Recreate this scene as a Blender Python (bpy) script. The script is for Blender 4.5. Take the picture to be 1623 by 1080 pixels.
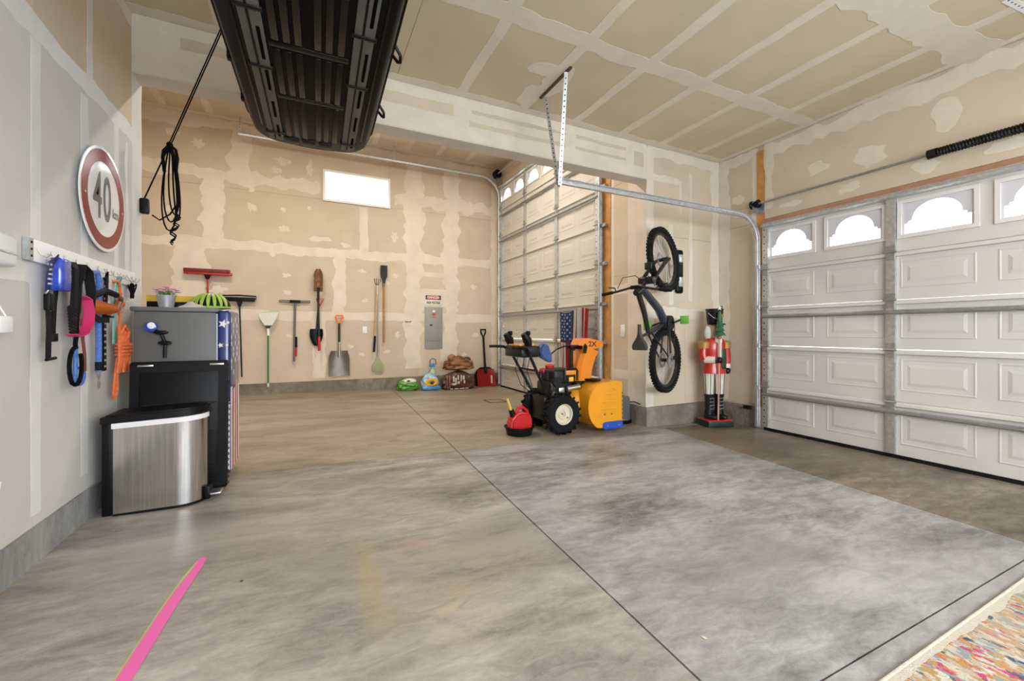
import bpy, bmesh, math, random
from mathutils import Vector, Matrix
random.seed(7)
PI = math.pi
SC = bpy.context.scene
COL = SC.collection
for _o in list(bpy.data.objects): bpy.data.objects.remove(_o)

# ------------------------------------------------------------------ camera
CAM_H = 1.17
cam = bpy.data.cameras.new('camera'); cam.sensor_width = 36; cam.lens = 665 / 1623 * 36
cam.shift_y = -14 / 1623; cam.clip_start = .02
camo = bpy.data.objects.new('camera', cam); COL.objects.link(camo)
camo.location = (0, 0, CAM_H); camo.rotation_euler = (PI/2, 0, math.radians(-25.9))
SC.camera = camo

# ------------------------------------------------------------------ world, large lights, exposure
W = bpy.data.worlds.new('world'); SC.world = W; W.use_nodes = True
bg = W.node_tree.nodes['Background']; bg.inputs[0].default_value = (.90, .95, 1, 1); bg.inputs[1].default_value = 7.0
def area(name, loc, rot, sx, sy, power, col):
    l = bpy.data.lights.new(name, 'AREA'); l.shape = 'RECTANGLE'; l.size = sx; l.size_y = sy
    l.energy = power; l.color = col
    o = bpy.data.objects.new(name, l); COL.objects.link(o); o.location = loc; o.rotation_euler = rot
    return o
# daylight fill at an added window behind the camera, facing into the room (+y)
area('rear_window_daylight', (1.9, -2.15, 1.75), (PI/2, 0, 0), 4.4, 1.7, 135, (.74, .87, 1))
# added ceiling fixtures, out of view (their housings are built with the ceiling)
FILL_NEAR = [(.9, .2), (3.3, .2)]
FILL_FAR = [(-.9, 5.7), (2.0, 5.7)]
for x, y in FILL_NEAR: area('near_bay_light', (x, y, 3.33), (0, 0, 0), 1.2, .16, 12, (1, .82, .60))
for x, y in FILL_FAR: area('far_bay_light', (x, y, 4.55), (0, 0, 0), 1.2, .16, 68, (1, .89, .74))
SC.view_settings.view_transform = 'Standard'; SC.view_settings.look = 'None'
SC.view_settings.gamma = 1; SC.view_settings.use_curve_mapping = False
SC.view_settings.exposure = 0.28

# ------------------------------------------------------------------ materials
M = {}
def srgb(r, g, b):
    f = lambda c: (c/255/12.92) if c/255 <= .04045 else ((c/255+.055)/1.055)**2.4
    return (f(r), f(g), f(b))
class NT:
    def __init__(s, name):
        s.m = bpy.data.materials.new(name); s.m.use_nodes = True; s.t = s.m.node_tree; s.n = s.t.nodes
        s.b = s.n['Principled BSDF']; M[name] = s.m
    def new(s, typ, **kw):
        n = s.n.new(typ)
        for k, v in kw.items(): setattr(n, k, v)
        return n
    def link(s, a, b): s.t.links.new(a, b)
    def val(s, v, sock):
        if hasattr(v, 'is_linked') or hasattr(v, 'links'): s.link(v, sock)
        else: sock.default_value = v
    def math(s, op, a, b=None, c=None, clamp=False):
        n = s.new('ShaderNodeMath', operation=op, use_clamp=clamp)
        for i, v in enumerate((a, b, c)):
            if v is not None: s.val(v, n.inputs[i])
        return n.outputs[0]
    def coord(s, kind='Object', scale=(1, 1, 1), rot=(0, 0, 0)):
        c = s.new('ShaderNodeTexCoord'); mp = s.new('ShaderNodeMapping'); s.link(c.outputs[kind], mp.inputs[0])
        mp.inputs['Scale'].default_value = scale; mp.inputs['Rotation'].default_value = rot
        return mp.outputs[0]
    def noise(s, vec, scale, detail=4, rough=.55, dist=0):
        n = s.new('ShaderNodeTexNoise'); s.link(vec, n.inputs['Vector'])
        n.inputs['Scale'].default_value = scale; n.inputs['Detail'].default_value = detail
        n.inputs['Roughness'].default_value = rough; n.inputs['Distortion'].default_value = dist
        return n.outputs[0]
    def ramp(s, fac, stops, interp='LINEAR'):
        r = s.new('ShaderNodeValToRGB'); s.link(fac, r.inputs[0]); r.color_ramp.interpolation = interp
        e = r.color_ramp.elements
        while len(e) < len(stops): e.new(.5)
        for el, (p, c) in zip(e, stops):
            el.position = p; el.color = (*c, 1) if len(c) == 3 else c
        return r.outputs[0]
    def mix(s, fac, a, b, typ='MIX'):
        n = s.new('ShaderNodeMix', data_type='RGBA', blend_type=typ)
        s.val(fac, n.inputs[0])
        for v, i in ((a, 6), (b, 7)):
            if isinstance(v, tuple): n.inputs[i].default_value = (*v[:3], 1)
            else: s.link(v, n.inputs[i])
        return n.outputs[2]
    def bump(s, h, strength=.2, dist=.01):
        b = s.new('ShaderNodeBump'); b.inputs['Strength'].default_value = strength; b.inputs['Distance'].default_value = dist
        s.link(h, b.inputs['Height']); s.link(b.outputs[0], s.b.inputs['Normal'])
    def set(s, **kw):
        for k, v in kw.items():
            i = s.b.inputs[k.replace('_', ' ')]
            if isinstance(v, tuple): i.default_value = (*v[:3], 1)
            else: s.val(v, i)
def mat(name, c, rough=.5, metal=0, var=0, scale=6, bump=0, bscale=60, spec=None, coat=0, rnd=0):
    t = NT(name); t.set(Roughness=rough, Metallic=metal)
    if spec is not None: t.set(Specular_IOR_Level=spec)
    if coat: t.set(Coat_Weight=coat, Coat_Roughness=.08)
    v = t.coord()
    if var:
        n = t.noise(v, scale, 5)
        a = tuple(max(0, q*(1-var)) for q in c); b = tuple(min(1, q*(1+var)) for q in c)
        colr = t.ramp(n, [(.3, a), (.7, b)])
        if rnd:
            oi = t.new('ShaderNodeObjectInfo')
            k = t.math('MULTIPLY_ADD', oi.outputs['Random'], 2*rnd, 1-rnd)
            cb = t.new('ShaderNodeCombineColor')
            for i in range(3): t.link(k, cb.inputs[i])
            colr = t.mix(1.0, colr, cb.outputs[0], 'MULTIPLY')
        t.link(colr, t.b.inputs['Base Color'])
    else: t.set(Base_Color=c)
    if bump: t.bump(t.noise(v, bscale, 3), bump, .004)
    return t.m
mat('paper', (.60, .505, .385), .85, var=.07, scale=2.2, bump=.05, bscale=150, rnd=.045)
mat('mud', (.71, .635, .53), .8, var=.06, scale=5, bump=.08, bscale=40)
mat('paper_grey', (.585, .565, .525), .85, var=.05, scale=2.2, rnd=.04)  # drywall paper with cool daylight mixed into its colour
mat('mud_pale', (.70, .69, .675), .8, var=.05, scale=5, bump=.06, bscale=40)  # left wall joint mud, colour cooled for the same daylight
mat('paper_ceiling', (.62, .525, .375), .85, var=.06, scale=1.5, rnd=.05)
mat('mud_grey', (.64, .585, .51), .8, var=.06, scale=5)
mat('wood_post', (.52, .25, .07), .6, var=.25, scale=9, bump=.1)
mat('wood_red', (.42, .22, .13), .6, var=.2, scale=9)
mat('galv', (.60, .62, .64), .42, .85, var=.18, scale=30)
mat('galv_dark', (.40, .41, .42), .42, .8, var=.15, scale=30)
mat('door_cream', (.60, .575, .53), .5, var=.02, scale=2)
mat('door_rail', (.62, .60, .555), .75, spec=.2)
mat('win_frame', (.70, .675, .65), .45)
mat('win_insert', (.60, .595, .63), .5)
mat('rubber', (.007, .007, .0075), .75, spec=.2)
mat('black_plastic', (.005, .005, .0055), .42, spec=.2)
mat('black_metal', (.010, .010, .011), .4, .2, spec=.35)
mat('dark_hole', (.003, .003, .003), .9, spec=.05)
mat('steel', (.6, .6, .6), .3, 1)
mat('white_plastic', (.82, .83, .85), .4)
mat('vinyl_white', (.85, .85, .84), .45)
mat('exterior', (.5, .49, .46), .9, var=.1, scale=2)
# glass: thin pane, clear with a faint mirror
t = NT('pane'); o = t.n['Material Output']
tr = t.new('ShaderNodeBsdfTransparent'); gl = t.new('ShaderNodeBsdfGlossy'); gl.inputs['Roughness'].default_value = .03
mx = t.new('ShaderNodeMixShader'); mx.inputs[0].default_value = .05
t.link(tr.outputs[0], mx.inputs[1]); t.link(gl.outputs[0], mx.inputs[2]); t.link(mx.outputs[0], o.inputs[0])
t = NT('lamp_lens'); t.set(Base_Color=(1, 1, 1), Emission_Color=(1, .9, .75), Emission_Strength=2.0)  # glowing lens of the added strip lights

# concrete
def concrete(name, dark, mid, light, tint, rough, stains=False, cover=.635):
    t = NT(name)
    v = t.coord('Object', (1, 1, 1)); vs = t.coord('Object', (1.0, 2.6, 1), (0, 0, .35))
    n1 = t.noise(vs, 1.0, 8, .6, .7); n2 = t.noise(vs, 6.5, 8, .72, .5); n3 = t.noise(v, .55, 3, .5, .5); n4 = t.noise(v, 60, 4, .7)
    s = t.math('MULTIPLY_ADD', n2, .55, t.math('MULTIPLY', n1, .65))
    s = t.math('MULTIPLY_ADD', n4, .10, s)
    c = t.ramp(s, [(cover-.17, dark), (cover+.0, mid), (cover+.17, light)])
    c = t.mix(t.ramp(n3, [(.42, (0, 0, 0)), (.62, (1, 1, 1))]), c, t.mix(.55, c, tint))
    if stains:
        xyz = t.new('ShaderNodeSeparateXYZ'); t.link(v, xyz.inputs[0])
        X, Y = xyz.outputs[0], xyz.outputs[1]
        w = t.math('MULTIPLY_ADD', n1, .16, -.08)
        dx = t.math('ABSOLUTE', t.math('ADD', t.math('SUBTRACT', X, .235), w))
        m = t.math('SUBTRACT', 1, t.math('DIVIDE', dx, .085), clamp=True)
        e = t.math('MULTIPLY', t.math('MULTIPLY_ADD', Y, 3.2, -4.6, clamp=True), t.math('MULTIPLY_ADD', Y, -2.2, 5.4, clamp=True))
        c = t.mix(t.math('MULTIPLY', t.math('MULTIPLY', m, e), .5), c, (.38, .29, .11))
        for (px, py, r, col, k) in ((.47, 2.15, .12, (.42, .2, .1), .6), (.62, 1.85, .5, (.30, .22, .15), .5), (.95, 2.1, .35, (.16, .14, .13), .55), (-.55, 2.6, .5, (.20, .18, .16), .6), (.55, 1.55, .25, (.42, .33, .2), .5)):
            d = t.math('POWER', t.math('ADD', t.math('POWER', t.math('SUBTRACT', X, px), 2), t.math('POWER', t.math('SUBTRACT', Y, py), 2)), .5)
            mm = t.math('MULTIPLY', t.math('SUBTRACT', 1, t.math('DIVIDE', d, r), clamp=True), t.ramp(n2, [(.42, (0, 0, 0)), (.6, (1, 1, 1))]))
            c = t.mix(t.math('MULTIPLY', mm, k), c, col)
    t.link(c, t.b.inputs['Base Color'])
    t.set(Roughness=t.math('MULTIPLY_ADD', n2, .12, rough-.06), Specular_IOR_Level=.35)
concrete('slab_left', (.095, .086, .077), (.275, .253, .226), (.45, .423, .385), (.25, .22, .18), .40, True)
concrete('slab_mid', (.10, .095, .09), (.275, .268, .26), (.45, .44, .43), (.235, .222, .205), .42)
concrete('slab_far', (.13, .108, .083), (.28, .24, .19), (.41, .365, .30), (.27, .225, .17), .34)
concrete('slab_door', (.06, .047, .034), (.19, .155, .115), (.36, .31, .25), (.17, .13, .085), .42, cover=.655)
concrete('stem', (.075, .062, .046), (.215, .185, .145), (.36, .325, .28), (.20, .165, .12), .85, cover=.635)
concrete('stem_grey', (.12, .115, .11), (.27, .265, .26), (.40, .395, .39), (.24, .235, .225), .85, cover=.625)  # left stem concrete, greyed to carry the cool light
mat('joint_fill', (.10, .07, .05), .9, var=.3, scale=20)

# ------------------------------------------------------------------ mesh helpers
class MB:
    def __init__(s): s.bm = bmesh.new()
    def _x(s, vs, mtx):
        if mtx is not None: bmesh.ops.transform(s.bm, matrix=mtx, verts=vs)
    def box(s, x0, x1, y0, y1, z0, z1, mtx=None, r=0, seg=2):
        g = bmesh.ops.create_cube(s.bm, size=1)['verts']
        bmesh.ops.transform(s.bm, matrix=Matrix.Translation(((x0+x1)/2, (y0+y1)/2, (z0+z1)/2)) @ Matrix.Diagonal((x1-x0, y1-y0, z1-z0, 1)), verts=g)
        if r:
            es = list({e for v in g for e in v.link_edges})
            res = bmesh.ops.bevel(s.bm, geom=es, offset=r, segments=seg, affect='EDGES', profile=.5)
            g = list({v for f in res['faces'] for v in f.verts} | {v for v in g if v.is_valid})
        s._x(g, mtx); return s
    def cyl(s, p0, p1, r0, r1=None, n=16, caps=True):
        p0, p1 = Vector(p0), Vector(p1); d = p1-p0
        r1 = r0 if r1 is None else r1
        q = d.to_track_quat('Z', 'Y').to_matrix().to_4x4()
        g = bmesh.ops.create_cone(s.bm, cap_ends=caps, segments=n, radius1=max(r0, 1e-5), radius2=max(r1, 1e-5), depth=d.length)['verts']
        s._x(g, Matrix.Translation((p0+p1)/2) @ q); return s
    def sphere(s, c, r, sc=(1, 1, 1), u=14, v=9, mtx=None):
        g = bmesh.ops.create_uvsphere(s.bm, u_segments=u, v_segments=v, radius=r)['verts']
        m = Matrix.Translation(c) @ Matrix.Diagonal((*sc, 1))
        s._x(g, m if mtx is None else mtx @ m); return s
    def tube(s, pts, r, n=8, closed=False, caps=True, flat=None):
        # r: number or list; flat: (half width, half thickness) makes a strap, width across the 'up' axis
        P = [Vector(p) for p in pts]; k = len(P); rings = []; prev = None
        for i in range(k):
            a = P[i-1] if (i or closed) else P[i]; b = P[(i+1) % k] if (i < k-1 or closed) else P[i]
            t = (b-a).normalized()
            if prev is None:
                up = Vector((0, 0, 1)) if abs(t.z) < .9 else Vector((1, 0, 0))
                nrm = t.cross(up).normalized()
            else:
                nrm = prev - t*prev.dot(t)
                nrm = nrm.normalized() if nrm.length > 1e-6 else t.orthogonal().normalized()
            prev = nrm; bn = t.cross(nrm)
            rr = r[i] if isinstance(r, (list, tuple)) else r
            ring = []
            for j in range(n):
                an = 2*PI*j/n
                if flat: o = nrm*math.cos(an)*flat[0] + bn*math.sin(an)*flat[1]
                else: o = (nrm*math.cos(an)+bn*math.sin(an))*rr
                ring.append(s.bm.verts.new(P[i]+o))
            rings.append(ring)
        for i in range(k if closed else k-1):
            A, B = rings[i], rings[(i+1) % k]
            for j in range(n):
                s.bm.faces.new((A[j], A[(j+1) % n], B[(j+1) % n], B[j]))
        if caps and not closed:
            s.bm.faces.new(rings[0][::-1]); s.bm.faces.new(rings[-1])
        return s
    def strap(s, pts, w, th, axis):
        # flat strap: pts centre line, width along fixed axis
        P = [Vector(p) for p in pts]; ax = Vector(axis).normalized(); rows = []
        for i, p in enumerate(P):
            t = (P[min(i+1, len(P)-1)]-P[max(i-1, 0)]).normalized()
            nn = t.cross(ax); nn = nn.normalized() if nn.length > 1e-5 else ax.orthogonal()
            a = (ax - t*ax.dot(t)); a = a.normalized() if a.length > 1e-5 else ax
            ww = w[i] if isinstance(w, (list, tuple)) else w
            rows.append([s.bm.verts.new(p+a*sx*ww/2+nn*sy*th/2) for sx, sy in ((-1, -1), (1, -1), (1, 1), (-1, 1))])
        for A, B in zip(rows, rows[1:]):
            for j in range(4): s.bm.faces.new((A[j], A[(j+1) % 4], B[(j+1) % 4], B[j]))
        s.bm.faces.new(rows[0][::-1]); s.bm.faces.new(rows[-1]); return s
    def lathe(s, prof, n=24, mtx=None, sx=1, sy=1, ring=False):
        rings = []; allv = []; ring_ = ring
        for r, z in prof:
            if r < 1e-5: ring = [s.bm.verts.new((0, 0, z))]
            else: ring = [s.bm.verts.new((r*math.cos(2*PI*j/n)*sx, r*math.sin(2*PI*j/n)*sy, z)) for j in range(n)]
            rings.append(ring); allv += ring
        for A, B in zip(rings, rings[1:] + (rings[:1] if ring_ else [])):
            if len(A) == 1 and len(B) == 1: continue
            for j in range(n):
                k = (j+1) % n
                if len(A) == 1: s.bm.faces.new((A[0], B[k], B[j]))
                elif len(B) == 1: s.bm.faces.new((A[j], A[k], B[0]))
                else: s.bm.faces.new((A[j], A[k], B[k], B[j]))
        for ring, rev in ((rings[0], True), (rings[-1], False)):
            if len(ring) > 1 and not ring_: s.bm.faces.new(ring[::-1] if rev else ring)
        s._x(allv, mtx); return s
    def prism(s, poly, d0, d1, plane='xz', mtx=None, holes=()):
        # extrude 2D polygon: plane 'xz' extrudes along y, 'xy' along z, 'yz' along x
        def P(a, b, d): return {'xz': (a, d, b), 'xy': (a, b, d), 'yz': (d, a, b)}[plane]
        loops = [list(poly)] + [list(h) for h in holes]
        bm = s.bm; allv = []
        if not holes:
            A = [bm.verts.new(P(a, b, d0)) for a, b in poly]; B = [bm.verts.new(P(a, b, d1)) for a, b in poly]
            bm.faces.new(A[::-1]); bm.faces.new(B); allv = A+B
            n = len(A)
            for i in range(n): bm.faces.new((A[i], A[(i+1) % n], B[(i+1) % n], B[i]))
        else:
            sides = []
            for d in (d0, d1):
                es = []; ring = []
                for lp in loops:
                    vs = [bm.verts.new(P(a, b, d)) for a, b in lp]; ring.append(vs); allv += vs
                    es += [bm.edges.new((vs[i], vs[(i+1) % len(vs)])) for i in range(len(vs))]
                bmesh.ops.triangle_fill(bm, use_beauty=True, use_dissolve=False, edges=es); sides.append(ring)
            for A, B in zip(*sides):
                n = len(A)
                for i in range(n): bm.faces.new((A[i], A[(i+1) % n], B[(i+1) % n], B[i]))
        s._x(allv, mtx); return s
    def torus(s, c, R, r, axis=(0, 0, 1), n=28, k=8, sx=1):
        q = Vector(axis).to_track_quat('Z', 'Y').to_matrix().to_4x4(); m = Matrix.Translation(c) @ q
        pts = [m @ Vector((R*math.cos(2*PI*i/n)*sx, R*math.sin(2*PI*i/n), 0)) for i in range(n)]
        return s.tube(pts, r, k, closed=True)
    def grid(s, fn, nu, nv, closed_u=False):
        R = [[s.bm.verts.new(fn(i/(nu if closed_u else nu-1), j/(nv-1))) for i in range(nu)] for j in range(nv)]
        for j in range(nv-1):
            for i in range(nu if closed_u else nu-1):
                s.bm.faces.new((R[j][i], R[j][(i+1) % nu], R[j+1][(i+1) % nu], R[j+1][i]))
        return R
    def mesh(s, name, m, smooth=35):
        bmesh.ops.recalc_face_normals(s.bm, faces=s.bm.faces)
        me = bpy.data.meshes.new(name); s.bm.to_mesh(me); s.bm.free()
        if smooth:
            for p in me.polygons: p.use_smooth = True
            me.set_sharp_from_angle(angle=math.radians(smooth))
        me.materials.append(M[m]); return me
    def build(s, name, m, parent=None, smooth=35, loc=None, label=None):
        o = bpy.data.objects.new(name, s.mesh(name, m, smooth)); COL.objects.link(o)
        if parent is not None: o.parent = parent
        if loc: o.location = loc
        if label: o['label'] = label
        return o
def dup_mesh(o, parent, loc=None, rot=None, scale=None):
    c = o.copy(); COL.objects.link(c); c.parent = parent
    if loc is not None: c.location = loc
    if rot is not None: c.rotation_euler = rot
    if scale is not None: c.scale = scale
    return c
def tag(o, label=None, cat=None, group=None, kind=None):
    for k, v in (('label', label), ('category', cat), ('group', group), ('kind', kind)):
        if v: o[k] = v
    return o
def thing(name, label, cat, loc=(0, 0, 0), rz=0, group=None, rot=None):
    o = bpy.data.objects.new(name, None); COL.objects.link(o); o.empty_display_size = .1
    o.location = loc; o.rotation_euler = rot if rot else (0, 0, rz)
    return tag(o, label, cat, group)
def struct(o, label=None): return tag(o, label, kind='structure')
def text(body, size, m, parent, loc, rot=(PI/2, 0, 0), depth=.001, sx=1, name='lettering', bold=0, label=None, spacing=1):
    cu = bpy.data.curves.new(name, 'FONT'); cu.body = body; cu.size = size; cu.extrude = depth; cu.offset = bold
    cu.align_x = 'CENTER'; cu.align_y = 'CENTER'; cu.resolution_u = 4; cu.space_character = spacing
    tmp = bpy.data.objects.new('tmp', cu); COL.objects.link(tmp)
    me = bpy.data.meshes.new_from_object(tmp); bpy.data.objects.remove(tmp)
    me.materials.clear(); me.materials.append(M[m])
    o = bpy.data.objects.new(name, me); COL.objects.link(o); o.parent = parent; o.location = loc; o.rotation_euler = rot; o.scale = (sx, 1, 1)
    if label: o['label'] = label
    return o
def floor_z(x): return .02*(4.9-x)

# ------------------------------------------------------------------ drywall helpers
_lift = [0]
def mud_strip(parent, frame, u0, v0, u1, v1, w, m='mud', rag=.012, step=.07, ends=.02, name='joint_compound'):
    # ragged band of joint compound on a surface; frame(u, v, d) -> world, d proud of the surface
    _lift[0] += 1; d = .0009 + .000013*_lift[0]
    L = math.hypot(u1-u0, v1-v0); tu, tv = (u1-u0)/L, (v1-v0)/L; n = max(3, int(L/step))
    A = []; B = []; oa = ob = 0
    for i in range(n+1):
        f = i/n; oa = .6*oa+random.uniform(-rag, rag); ob = .6*ob+random.uniform(-rag, rag)
        e0 = random.uniform(-ends, ends) if i in (0, n) else 0
        cu, cv = u0+tu*(L*f+e0), v0+tv*(L*f+e0)
        A.append((cu-tv*(w/2+oa), cv+tu*(w/2+oa))); B.append((cu+tv*(w/2+ob), cv-tu*(w/2+ob)))
    mb = MB(); bm = mb.bm
    va = [bm.verts.new(frame(a, b, d)) for a, b in A]; vb = [bm.verts.new(frame(a, b, d)) for a, b in B]
    wa = [bm.verts.new(frame(a, b, 0)) for a, b in A]; wb = [bm.verts.new(frame(a, b, 0)) for a, b in B]
    for i in range(n):
        bm.faces.new((va[i], va[i+1], vb[i+1], vb[i])); bm.faces.new((wa[i], wa[i+1], va[i+1], va[i])); bm.faces.new((wb[i], wb[i+1], vb[i+1], vb[i]))
    return mb.build(name, m, parent, 0)
def mud_blob(parent, frame, u, v, ru, rv, m='mud', n=14, rag=.25, name='joint_compound_patch'):
    _lift[0] += 1; d = .0009 + .000013*_lift[0]
    mb = MB(); bm = mb.bm; an = random.uniform(0, 6)
    P = []
    for i in range(n):
        k = 1+random.uniform(-rag, rag); a = 2*PI*i/n
        P.append((u+ru*k*math.cos(a), v+rv*k*math.sin(a)))
    top = [bm.verts.new(frame(a, b, d)) for a, b in P]; bot = [bm.verts.new(frame(a, b, 0)) for a, b in P]
    bm.faces.new(top)
    for i in range(n): bm.faces.new((top[i], top[(i+1) % n], bot[(i+1) % n], bot[i]))
    return mb.build(name, m, parent, 0)
def board(parent, frame, u0, v0, u1, v1, m='paper', th=.012):
    mb = MB(); g = .0015
    c = [(u0+g, v0+g), (u1-g, v0+g), (u1-g, v1-g), (u0+g, v1-g)]
    T = [mb.bm.verts.new(frame(a, b, 0)) for a, b in c]; B = [mb.bm.verts.new(frame(a, b, -th)) for a, b in c]
    mb.bm.faces.new(T)
    for i in range(4): mb.bm.faces.new((T[i], T[(i+1) % 4], B[(i+1) % 4], B[i]))
    return mb.build('drywall_board', m, parent, 0)
TH = .012
# ================================================================== STRUCTURE
# ---- floor: slabs cut by control joints, falling 2 % towards the doors
mb = MB(); mb.prism([(-3.1, -2.4), (5.1, -2.4), (5.1, 8.4), (-3.1, 8.4)], -.3, -.2, 'xy')
for v in mb.bm.verts: v.co.z = floor_z(v.co.x) - (.012 if v.co.z > -.25 else .2)
floor = struct(mb.build('floor', 'joint_fill', None, 0), 'mottled grey concrete garage floor with saw cut control joints')
G = .0042
j1 = lambda y: 1.062+.046*y
jd = lambda y: 3.40+.11*y
def slab(P, m):
    mb = MB(); n = len(P)
    T = [mb.bm.verts.new((x, y, floor_z(x))) for x, y in P]; B = [mb.bm.verts.new((x, y, floor_z(x)-.015)) for x, y in P]
    mb.bm.faces.new(T)
    for i in range(n): mb.bm.faces.new((T[i], T[(i+1) % n], B[(i+1) % n], B[i]))
    return mb.build('concrete_slab', m, floor, 0)
R = [-2.4, .765, 3.69, 8.4]
for k in range(3):
    a, b = R[k]+(G if k else 0), R[k+1]-G
    slab([(-3.1, a), (j1(a)-G, a), (j1(b)-G, b), (-3.1, b)], 'slab_left' if k < 2 else 'slab_far')
    if k < 2:
        slab([(j1(a)+G, a), (jd(a)-G*.5, a), (jd(b)-G*.5, b), (j1(b)+G, b)], 'slab_mid')
        slab([(jd(a)+G*.5, a), (5.1, a), (5.1, b), (jd(b)+G*.5, b)], 'slab_door')
    else: slab([(j1(a)+G, a), (5.1, a), (5.1, b), (j1(b)+G, b)], 'slab_far')
struct(MB().box(-30, 40, -30, 40, -.5, -.45).build('ground_outside', 'exterior', None, 0), 'pale paved ground outside the garage')

# ---- left wall (ends at the header)
XL = -1.12
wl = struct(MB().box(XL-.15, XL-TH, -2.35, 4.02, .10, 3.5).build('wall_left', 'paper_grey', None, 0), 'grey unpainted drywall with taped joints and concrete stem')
FL = lambda u, v, d: (XL+d, u, v)
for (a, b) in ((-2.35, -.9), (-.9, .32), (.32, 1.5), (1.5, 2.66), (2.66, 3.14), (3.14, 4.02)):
    board(wl, FL, a, .285, b, 1.42, 'paper_grey'); board(wl, FL, a, 1.42, b, 2.56, 'paper_grey'); board(wl, FL, a, 2.56, b, 3.42)  # lower rows carry the cool daylight tint, top row stays tan
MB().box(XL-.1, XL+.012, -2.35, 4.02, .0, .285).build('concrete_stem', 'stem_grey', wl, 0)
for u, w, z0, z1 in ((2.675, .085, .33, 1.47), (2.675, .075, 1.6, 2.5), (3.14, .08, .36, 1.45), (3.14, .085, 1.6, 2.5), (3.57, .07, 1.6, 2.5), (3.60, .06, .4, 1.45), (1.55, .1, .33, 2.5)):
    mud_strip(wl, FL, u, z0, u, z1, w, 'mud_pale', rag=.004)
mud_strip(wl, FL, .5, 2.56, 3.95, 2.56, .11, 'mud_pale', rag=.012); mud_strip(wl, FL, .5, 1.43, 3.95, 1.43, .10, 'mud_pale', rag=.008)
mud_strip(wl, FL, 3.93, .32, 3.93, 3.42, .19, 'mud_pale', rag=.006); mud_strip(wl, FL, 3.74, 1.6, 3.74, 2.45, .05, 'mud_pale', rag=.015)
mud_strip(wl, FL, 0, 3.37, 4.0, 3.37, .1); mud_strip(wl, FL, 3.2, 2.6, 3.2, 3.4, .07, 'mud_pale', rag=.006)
MB().box(XL-.15, XL, 4.008, 4.02, .285, 3.01).build('corner_bead', 'mud_pale', wl, 0)

# ---- header over the opening between the bays
YH = 3.83
wh = struct(MB().box(-1.27, 3.8, YH+TH, 4.013, 3.012, 4.8).build('wall_header', 'mud', None, 0), 'dropped drywall header between the two garage bays')
FH = lambda u, v, d: (u, YH-d, v)
mb = MB(); mb.box(-1.27, 3.66, YH, YH+TH, 3.01, 3.43); mb.build('drywall_face', 'mud', wh, 0)
MB().box(-1.27, 3.66, YH, 4.015, 3.0, 3.0115).build('drywall_soffit', 'mud_grey', wh, 0)
for a, b, z0, z1 in ((-.85, .45, 3.24, 3.33), (.5, 1.25, 3.22, 3.325), (1.41, 2.49, 3.29, 3.325), (1.41, 2.49, 3.16, 3.205), (2.64, 3.35, 3.29, 3.325), (2.64, 3.35, 3.165, 3.205), (3.47, 3.62, 3.14, 3.31)):
    mud_strip(wh, FH, a, (z0+z1)/2, b, (z0+z1)/2, z1-z0, 'paper', rag=.006, name='bare_drywall')
# ---- pier with the bicycle
XF = 3.66; XR = 4.93
wp = struct(MB().box(XF+TH, 5.08, YH+TH, 4.013, .0, 4.8).build('wall_pier', 'paper', None, 0), 'drywall pier beside the open bay with concrete stem')
board(wp, FH, XF, .26, 4.30, 1.40); board(wp, FH, 4.30, .26, XR, 1.40); board(wp, FH, XF, 1.40, XR, 2.35); board(wp, FH, XF, 2.35, XR, 3.42)
MB().box(XF, XF+TH, YH+.0005, 4.013, .26, 3.43).build('drywall_board', 'mud', wp, 0)
MB().box(XF-.02, 5.08, YH-.02, 4.02, -.02, .26).build('concrete_stem', 'stem', wp, 0)
mud_strip(wp, FH, XF+.05, .28, XF+.05, 3.40, .12, rag=.008)
mud_strip(wp, FH, XF, 1.40, XR, 1.40, .13, rag=.01); mud_strip(wp, FH, 4.40, 1.55, 4.40, 3.2, .06, rag=.008); mud_strip(wp, FH, 4.62, .5, 4.62, 1.4, .07, rag=.01)
mud_strip(wp, FH, 4.86, .28, 4.86, 3.4, .15, rag=.02); mud_strip(wp, FH, 3.7, 3.36, XR, 3.36, .14, rag=.02); mud_strip(wp, FH, 4.22, 2.65, 4.22, 3.05, .05, rag=.008); mud_strip(wp, FH, 4.06, 1.5, 4.06, 2.5, .07, rag=.008)
mud_strip(wp, FH, 3.72, 3.05, 4.2, 3.05, .10, rag=.015)
# ---- far bay: right wall with its tall door opening
wf = struct(MB().prism([(4.013, 0), (4.013, 4.8), (8.4, 4.8), (8.4, 0), (7.97, 0), (7.97, 4.22), (4.68, 4.22), (4.68, 0)], XF+TH, XF+.15, 'yz').build('wall_far_right', 'paper', None, 0), 'drywall of the tall bay around its overhead door')
FF = lambda u, v, d: (XF-d, u, v)
for z0, z1 in ((.26, .86), (.86, 1.9), (1.9, 3.1), (3.1, 4.6)): board(wf, FF, 4.013, z0, 4.49, z1)
board(wf, FF, 4.49, 4.25, 8.25, 4.65)
MB().box(XF-.015, XF+.1, 4.013, 4.49, -.02, .26).build('concrete_stem', 'stem', wf, 0)
mud_strip(wf, FF, 4.08, .28, 4.08, 4.4, .16, rag=.008); mud_strip(wf, FF, 4.02, .62, 4.48, .62, .12, rag=.006); mud_strip(wf, FF, 4.02, 1.72, 4.48, 1.72, .13, rag=.01); mud_strip(wf, FF, 4.46, .28, 4.46, 4.2, .05, rag=.004)
mud_strip(wf, FF, 4.5, 4.5, 8.1, 4.5, .12)
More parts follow.
